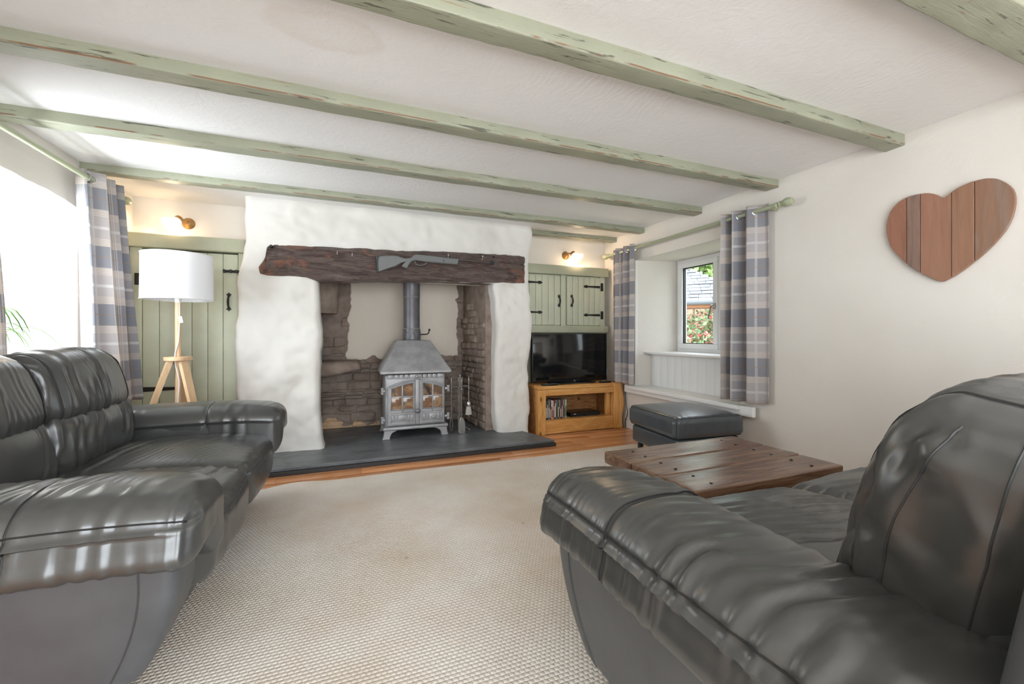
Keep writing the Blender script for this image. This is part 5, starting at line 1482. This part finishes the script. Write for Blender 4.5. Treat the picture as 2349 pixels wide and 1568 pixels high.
for i, (cn, c1, c2) in enumerate(spines):
    w = rnd.choice([0.0145, 0.015, 0.0155]); h = rnd.choice([0.188, 0.190, 0.192])
    fy = TVY + 0.070 + rnd.uniform(0, 0.012)
    where = ' beside the left post of the pine stand' if i == 0 else (' at the end next to the black player' if i == len(spines) - 1 else ' between %s and %s ones in the pine stand' % (spines[i - 1][0], spines[i + 1][0]))
    t = thing('dvd_case', cn + ' dvd case' + where, 'dvd case', (x + w / 2, fy + 0.07, 0.138), 'dvd cases in the tv stand')
    MB().rbox((x + w / 2, fy + 0.068, 0.1385 + h / 2), (w - 0.0008, 0.135, h), 0.002, 1).build('case', plain('dvd_' + cn.replace(' ', '_'), c1, 0.3), t)
    MB().box((x + 0.003, fy - 0.0004, 0.155), (x + w - 0.004, fy + 0.002, 0.155 + h * rnd.uniform(0.4, 0.75))).build('title_strip', plain('dvd_title_' + cn.replace(' ', '_'), c2, 0.4), t)
    x += w
pxc = 2.335
pb = thing('dvd_player', 'flat black player lying in the cubby of the pine stand', 'dvd player', (pxc, 3.88, 0.138))
MB().rbox((pxc, 3.885, 0.161), (0.36, 0.21, 0.038), 0.006, 2).build('body', M_BLACKPL, pb)
MB().rbox((pxc, 3.778, 0.150), (0.33, 0.006, 0.006), 0.001, 1).build('front_strip', plain('player_strip', '#3a4048', 0.2), pb)
for xx in (-0.15, 0.15):
    for yy in (3.81, 3.96): MB().cyl((pxc + xx, yy, 0.138), (pxc + xx, yy, 0.144), 0.010, 0.010, 10).build('foot', M_BLACKPL, pb)
MB().box((pxc - 0.145, 3.7765, 0.166), (pxc - 0.120, 3.781, 0.172)).build('front_badge', plain('player_badge', '#d8d8d8', 0.4), pb)

# television
tv = thing('television', 'black flat screen television standing on the pine stand', 'television', (2.235, 3.87, zT))
c0 = at(1221, 764, Y=3.86); c1_ = at(1392, 872, Y=3.86)
tx0_, tx1_ = c0[0], c1_[0]; tz1_ = at(1300, 764, Y=3.86)[2]; tz0_ = at(1300, 875, Y=3.86)[2]
MB().rbox(((tx0_ + tx1_) / 2, 3.885, (tz0_ + tz1_) / 2), (tx1_ - tx0_, 0.05, tz1_ - tz0_), 0.006, 2).build('casing', M_BLACKPL, tv)
MB().box((tx0_ + 0.010, 3.8575, tz0_ + 0.018), (tx1_ - 0.010, 3.862, tz1_ - 0.010), 0.001).build('screen', M_SCREEN, tv)
MB().box((2.237, 3.8565, tz0_ + 0.004), (2.252, 3.861, tz0_ + 0.010)).build('maker_badge', plain('tv_badge', '#c9c9c9', 0.3), tv)
MB().rbox(((tx0_ + tx1_) / 2 - 0.02, 3.885, zT + (tz0_ - zT) / 2 + 0.01), (0.075, 0.04, tz0_ - zT + 0.02), 0.008, 2).build('stand_neck', M_BLACKPL, tv)
MB().rbox(((tx0_ + tx1_) / 2, 3.87, zT + 0.006), (0.50, 0.20, 0.012), 0.005, 2).build('stand_foot', M_BLACKPL, tv)
def remote(label, x, y, rz, L):
    t = thing('remote_control', label, 'remote control', (x, y, zT), 'remote controls on the tv stand', rz, True)
    MB().rbox((0, 0, 0.009), (L, 0.042, 0.018), 0.006, 2).build('body', M_BLACKPL, t)
    for i in range(5):
        for q in (-0.011, 0, 0.011): MB().rbox((-L * 0.32 + i * L * 0.15, q, 0.0185), (L * 0.06, 0.006, 0.003), 0.001, 1).build('button', plain('button_grey', '#6d6d70', 0.5) if i == 0 and q == 0 else bpy.data.materials['button_grey'], t)
plain('button_grey', '#6d6d70', 0.5)
remote('black remote control lying near the plaster pillar side of the television foot', 1.885, 3.735, R(-6), 0.17)
remote('black remote control lying on the stand under the curtain side of the television', 2.55, 3.745, R(4), 0.13)
# sockets and cables beside the stand
so = thing('wall_socket', 'small white wall socket beside the television', 'socket', (2.735, 4.05, 0.53))
MB().rbox((2.742, 4.043, 0.57), (0.070, 0.030, 0.08), 0.006, 2).build('face_plate', M_WHITE, so)
MB().rbox((2.742, 4.02, 0.565), (0.03, 0.03, 0.035), 0.006, 2).build('plug', M_WHITE, so)
def cable(name, label, pts, r, mat):
    tt = np.linspace(0, len(pts) - 1, 40); cp = np.array(pts, float); cp = np.stack([np.interp(tt, range(len(pts)), cp[:, i]) for i in range(3)], -1)
    for _ in range(3): cp[1:-1] = (cp[:-2] + 2 * cp[1:-1] + cp[2:]) / 4
    tag(center_origin(MB().tube(cp, r, 6).build(name, mat)), label, 'cable', 'cables by the tv stand')
cable('power_cable', 'black cable looping down the wall beside the pine stand', [(2.775, 3.70, 0.40), (2.77, 3.685, 0.33), (2.772, 3.68, 0.27), (2.775, 3.66, 0.20), (2.77, 3.65, 0.15), (2.772, 3.69, 0.08), (2.775, 3.69, 0.005)], 0.004, M_BLACKPL)
cable('power_cable', 'white cable hanging down the wall beside the pine stand', [(2.782, 3.66, 0.40), (2.78, 3.65, 0.30), (2.782, 3.665, 0.22), (2.782, 3.70, 0.12), (2.78, 3.67, 0.005)], 0.0035, M_CABLE_W)
cable('power_cable', 'thin black cable trailing across the top of the pine stand', [(2.70, 4.0, 0.53), (2.68, 3.93, 0.50), (2.66, 3.86, zT + 0.004), (2.60, 3.80, zT + 0.004), (2.68, 3.76, zT + 0.004), (2.73, 3.79, zT + 0.004)], 0.003, M_BLACKPL)

# ------------------------------------------------------------------ plant in the bay
pt = thing('potted_plant', 'spider plant with long thin green leaves on the bay ledge', 'plant', (-1.74, 2.87, 0.79))
MB().lathe([(0.0, 0.79), (0.05, 0.79), (0.07, 0.90), (0.074, 0.905), (0.066, 0.905), (0.0, 0.895)], (-1.74, 2.87, 0), 28).build('pot', M_WHITE, pt)
rp = random.Random(4)
for i in range(17):
    a = rp.uniform(0, 2 * PI); L = rp.uniform(0.22, 0.36); up = rp.uniform(0.12, 0.30); P = []
    for t_ in np.linspace(0, 1, 9):
        r_ = 0.02 + L * t_; z_ = 0.895 + up * math.sin(t_ * 2.3) - 0.10 * t_ ** 3
        w = 0.009 * (1 - t_) ** 0.6 + 0.0008
        cxp, cyp = -1.74 + r_ * math.cos(a), 2.87 + r_ * math.sin(a)
        cxp = min(max(cxp, -1.89), -1.30)
        P += [(cxp - w * math.sin(a), cyp + w * math.cos(a), z_), (cxp, cyp, z_ - 0.003), (cxp + w * math.sin(a), cyp - w * math.cos(a), z_)]
    o = MB().grid(np.array(P), 9, 3).build('leaf', M_LEAF, pt, fixn=False)
    sm = o.modifiers.new('thickness', 'SOLIDIFY'); sm.thickness = 0.0012
# ------------------------------------------------------------------ outside the window
M_GROUND = leaf('grass', '#a3a892', '#8d947e')
ground = MB(); n = 40
gx = np.linspace(XRO, 40, n); gy = np.linspace(-12, 40, n)
G = np.stack(np.meshgrid(gx, gy, indexing='ij'), -1).reshape(-1, 2); P = np.concatenate([G, np.full((len(G), 1), -0.25)], 1); P[:, 2] += 0.08 * fbm(P * 0.5, 2, 3)
struct(ground.grid(P, n, n).build('ground', M_GROUND, fixn=False), 'grassy garden ground outside')
# neighbouring slate roofed outbuilding
hc = at(1611, 692, Z=1.0 + 11.0 * (HOR - 692) / F_PX)
dirv = np.array([hc[0], hc[1]]) / np.hypot(hc[0], hc[1])
ang = math.atan2(dirv[1], dirv[0]) - R(90) + R(2)
ze = hc[2]
M_SLATEROOF = NB('roof_slate', 0.55, 0.4, 0, lin('#b9bdc4'))
n1 = M_SLATEROOF.noise(M_SLATEROOF.coord('World'), 2.5, 4); M_SLATEROOF.col(M_SLATEROOF.mix(M_SLATEROOF.bw(n1, 0.35, 0.7), lin('#9ea2a9'), lin('#7b8088'))); M_SLATEROOF = M_SLATEROOF.m
def rub():
    b = NB('garden_stone', 0.9, 0.2, 0, lin('#b79b83')); w = b.coord('World'); v = b.vor(w, 3.2)
    c = b.mix(b.bw(b.noise(w, 4, 4), 0.35, 0.65), lin('#d9c3ab'), lin('#8f6d57')); b.col(c); b.bump(b.noise(w, 12, 4), 0.5, 0.02); return b.m
M_RUB = rub()
hs = thing('outbuilding', 'low stone outbuilding with a pale slate roof outside the window', 'building', (hc[0], hc[1], -0.25), None, ang, True)
Z0 = 0.25                      # local z of inside floor level
zeL = ze + Z0
wl = MB().box((-5.0, 0.05, 0), (1.15, 4.0, zeL - 0.02)).build('wall', M_RUB, hs)
rr = random.Random(8); k = 0; z = 0.9
while z < zeL - 0.12:
    h = rr.uniform(0.13, 0.22); x = -1.3
    while x < 1.1:
        w = rr.uniform(0.18, 0.40)
        def fn(V, N, k=k): return V + N * (0.02 * fbm((V + k) * 6, k, 2))[:, None]
        MB().rbox((x + w / 2, 0.04, z + h / 2), (w - 0.03, 0.10, h - 0.03), 0.04, 2, 0.2, None, fn).build('stone', M_RUB, wl); k += 1
        x += w
    z += h
MB().box((-5.1, -0.06, zeL - 0.16), (1.25, 0.06, zeL - 0.04), 0.01).build('fascia', plain('fascia_brown', '#a9714c', 0.6), hs)
MB().tube([(-5.1, -0.12, zeL - 0.02), (1.25, -0.12, zeL - 0.02)], 0.065, 12).build('gutter', plain('gutter_grey', '#6f747b', 0.4), hs)
pit = R(38); cp_, sp_ = math.cos(pit), math.sin(pit)
Lr = 3.0
hip = lambda s: 1.30 - s * 0.95 if s > 0 else 1.30           # the hip runs back from the corner
roof = MB().add([(-5.1, -0.10, zeL), (1.30, -0.10, zeL), (hip(Lr), -0.10 + Lr * cp_, zeL + Lr * sp_), (-5.1, -0.10 + Lr * cp_, zeL + Lr * sp_)], [(0, 1, 2, 3)]) \
    .add([(1.30, -0.10, zeL), (1.30, 4.1, zeL), (hip(Lr), -0.10 + Lr * cp_, zeL + Lr * sp_)], [(0, 1, 2)]).build('roof', M_SLATEROOF, hs, fixn=False)
sl = MB(); s = 0.0; r_ = 0
while s < Lr - 0.1:
    x = -2.6 + (r_ % 2) * 0.14
    while x < hip(s) - 0.02:
        w = rr.uniform(0.22, 0.34); x1 = min(x + w, hip(s))
        lift = 0.012 + rr.uniform(0, 0.018)
        a = np.array([x, -0.10 + s * cp_, zeL + s * sp_]); up = np.array([0, cp_, sp_]); nn = np.array([0, -sp_, cp_])
        q = [a + nn * (lift + 0.02), a + np.array([x1 - x - 0.012, 0, 0]) + nn * (lift + 0.02 + rr.uniform(-0.008, 0.008)), a + np.array([x1 - x - 0.012, 0, 0]) + up * 0.22 + nn * 0.01, a + up * 0.22 + nn * 0.01]
        sl.add(q + [p - nn * 0.016 for p in q], [(0, 1, 2, 3), (7, 6, 5, 4), (0, 4, 5, 1), (1, 5, 6, 2), (2, 6, 7, 3), (3, 7, 4, 0)])
        x = x1
    s += 0.165; r_ += 1
o = sl.build('slates', M_SLATEROOF, roof); o['kind'] = 'stuff'

def bush(name, label, c, rad, n, size, mats, seed, cat='shrub', sq=(1, 1, 1), stems=6, base_z=-0.25):
    rg = np.random.default_rng(seed)
    t = thing(name, label, cat, (c[0], c[1], base_z))
    d = rg.normal(size=(n, 3)); d /= np.linalg.norm(d, axis=1, keepdims=True)
    rr_ = rg.uniform(0.35, 1.0, n) ** 0.5
    C_ = np.array(c) + d * rr_[:, None] * rad * np.array(sq)
    C_[:, 2] = np.maximum(C_[:, 2], base_z + 0.03)
    A = rg.normal(size=(n, 3)); A /= np.linalg.norm(A, axis=1, keepdims=True)
    Bv = np.cross(A, rg.normal(size=(n, 3))); Bv /= np.linalg.norm(Bv, axis=1, keepdims=True)
    which = rg.random(n)
    lo = 0.0
    for (nm, mt, share, sz, el) in mats:
        sel = (which >= lo) & (which < lo + share); lo += share
        c_, a_, b_ = C_[sel], A[sel] * sz * el, Bv[sel] * sz
        V = np.stack([c_ - a_, c_ + b_ * 0.5, c_ + a_, c_ - b_ * 0.5], 1).reshape(-1, 3)
        k_ = len(c_)
        F_ = np.arange(k_ * 4).reshape(k_, 4)
        o = MB().add(V, F_).build(nm, mt, t, fixn=False); o['kind'] = 'stuff'
    m = MB()
    for i in range(stems):
        e = np.array(c) + d[i] * rad * np.array(sq) * 0.8
        m.tube([(c[0] + 0.1 * rg.normal(), c[1] + 0.1 * rg.normal(), base_z), (np.array(c) * 0.5 + e * 0.5) + rg.normal(size=3) * 0.05, e], [0.02, 0.013, 0.005], 6)
    m.build('stems', plain('twig_' + name, '#8a7a5c', 0.8), t)
    return t
M_L1 = leaf('shrub_leaf', '#9db886', '#6f9468'); M_L2 = leaf('shrub_leaf_dark', '#5f7048', '#7a6a4a'); M_FL = leaf('fuchsia_flower', '#d6606a', '#c24a50')
M_T = leaf('tree_leaf', '#b5cc86', '#8fb06a')
b1 = at(1625, 770, Z=1.0 - 6.6 * (770 - HOR) / F_PX)
bush('flowering_shrub', 'red flowering shrub growing outside the window', (b1[0], b1[1], 0.62), 0.85, 5200, 0.05, [('leaves', M_L1, 0.34, 0.055, 0.9), ('dark_leaves', M_L2, 0.36, 0.05, 0.8), ('flowers', M_FL, 0.30, 0.02, 2.2)], 5, 'shrub', (1, 1, 0.92), 12)
b2 = at(1640, 600, Z=1.0 + 19 * (HOR - 600) / F_PX)
bush('garden_tree', 'pale green leafy tree standing behind the slate roof', (b2[0], b2[1], 4.3), 2.6, 9000, 0.2, [('leaves', M_T, 1.0, 0.16, 1.0)], 6, 'tree', (1, 1, 0.8), 10)
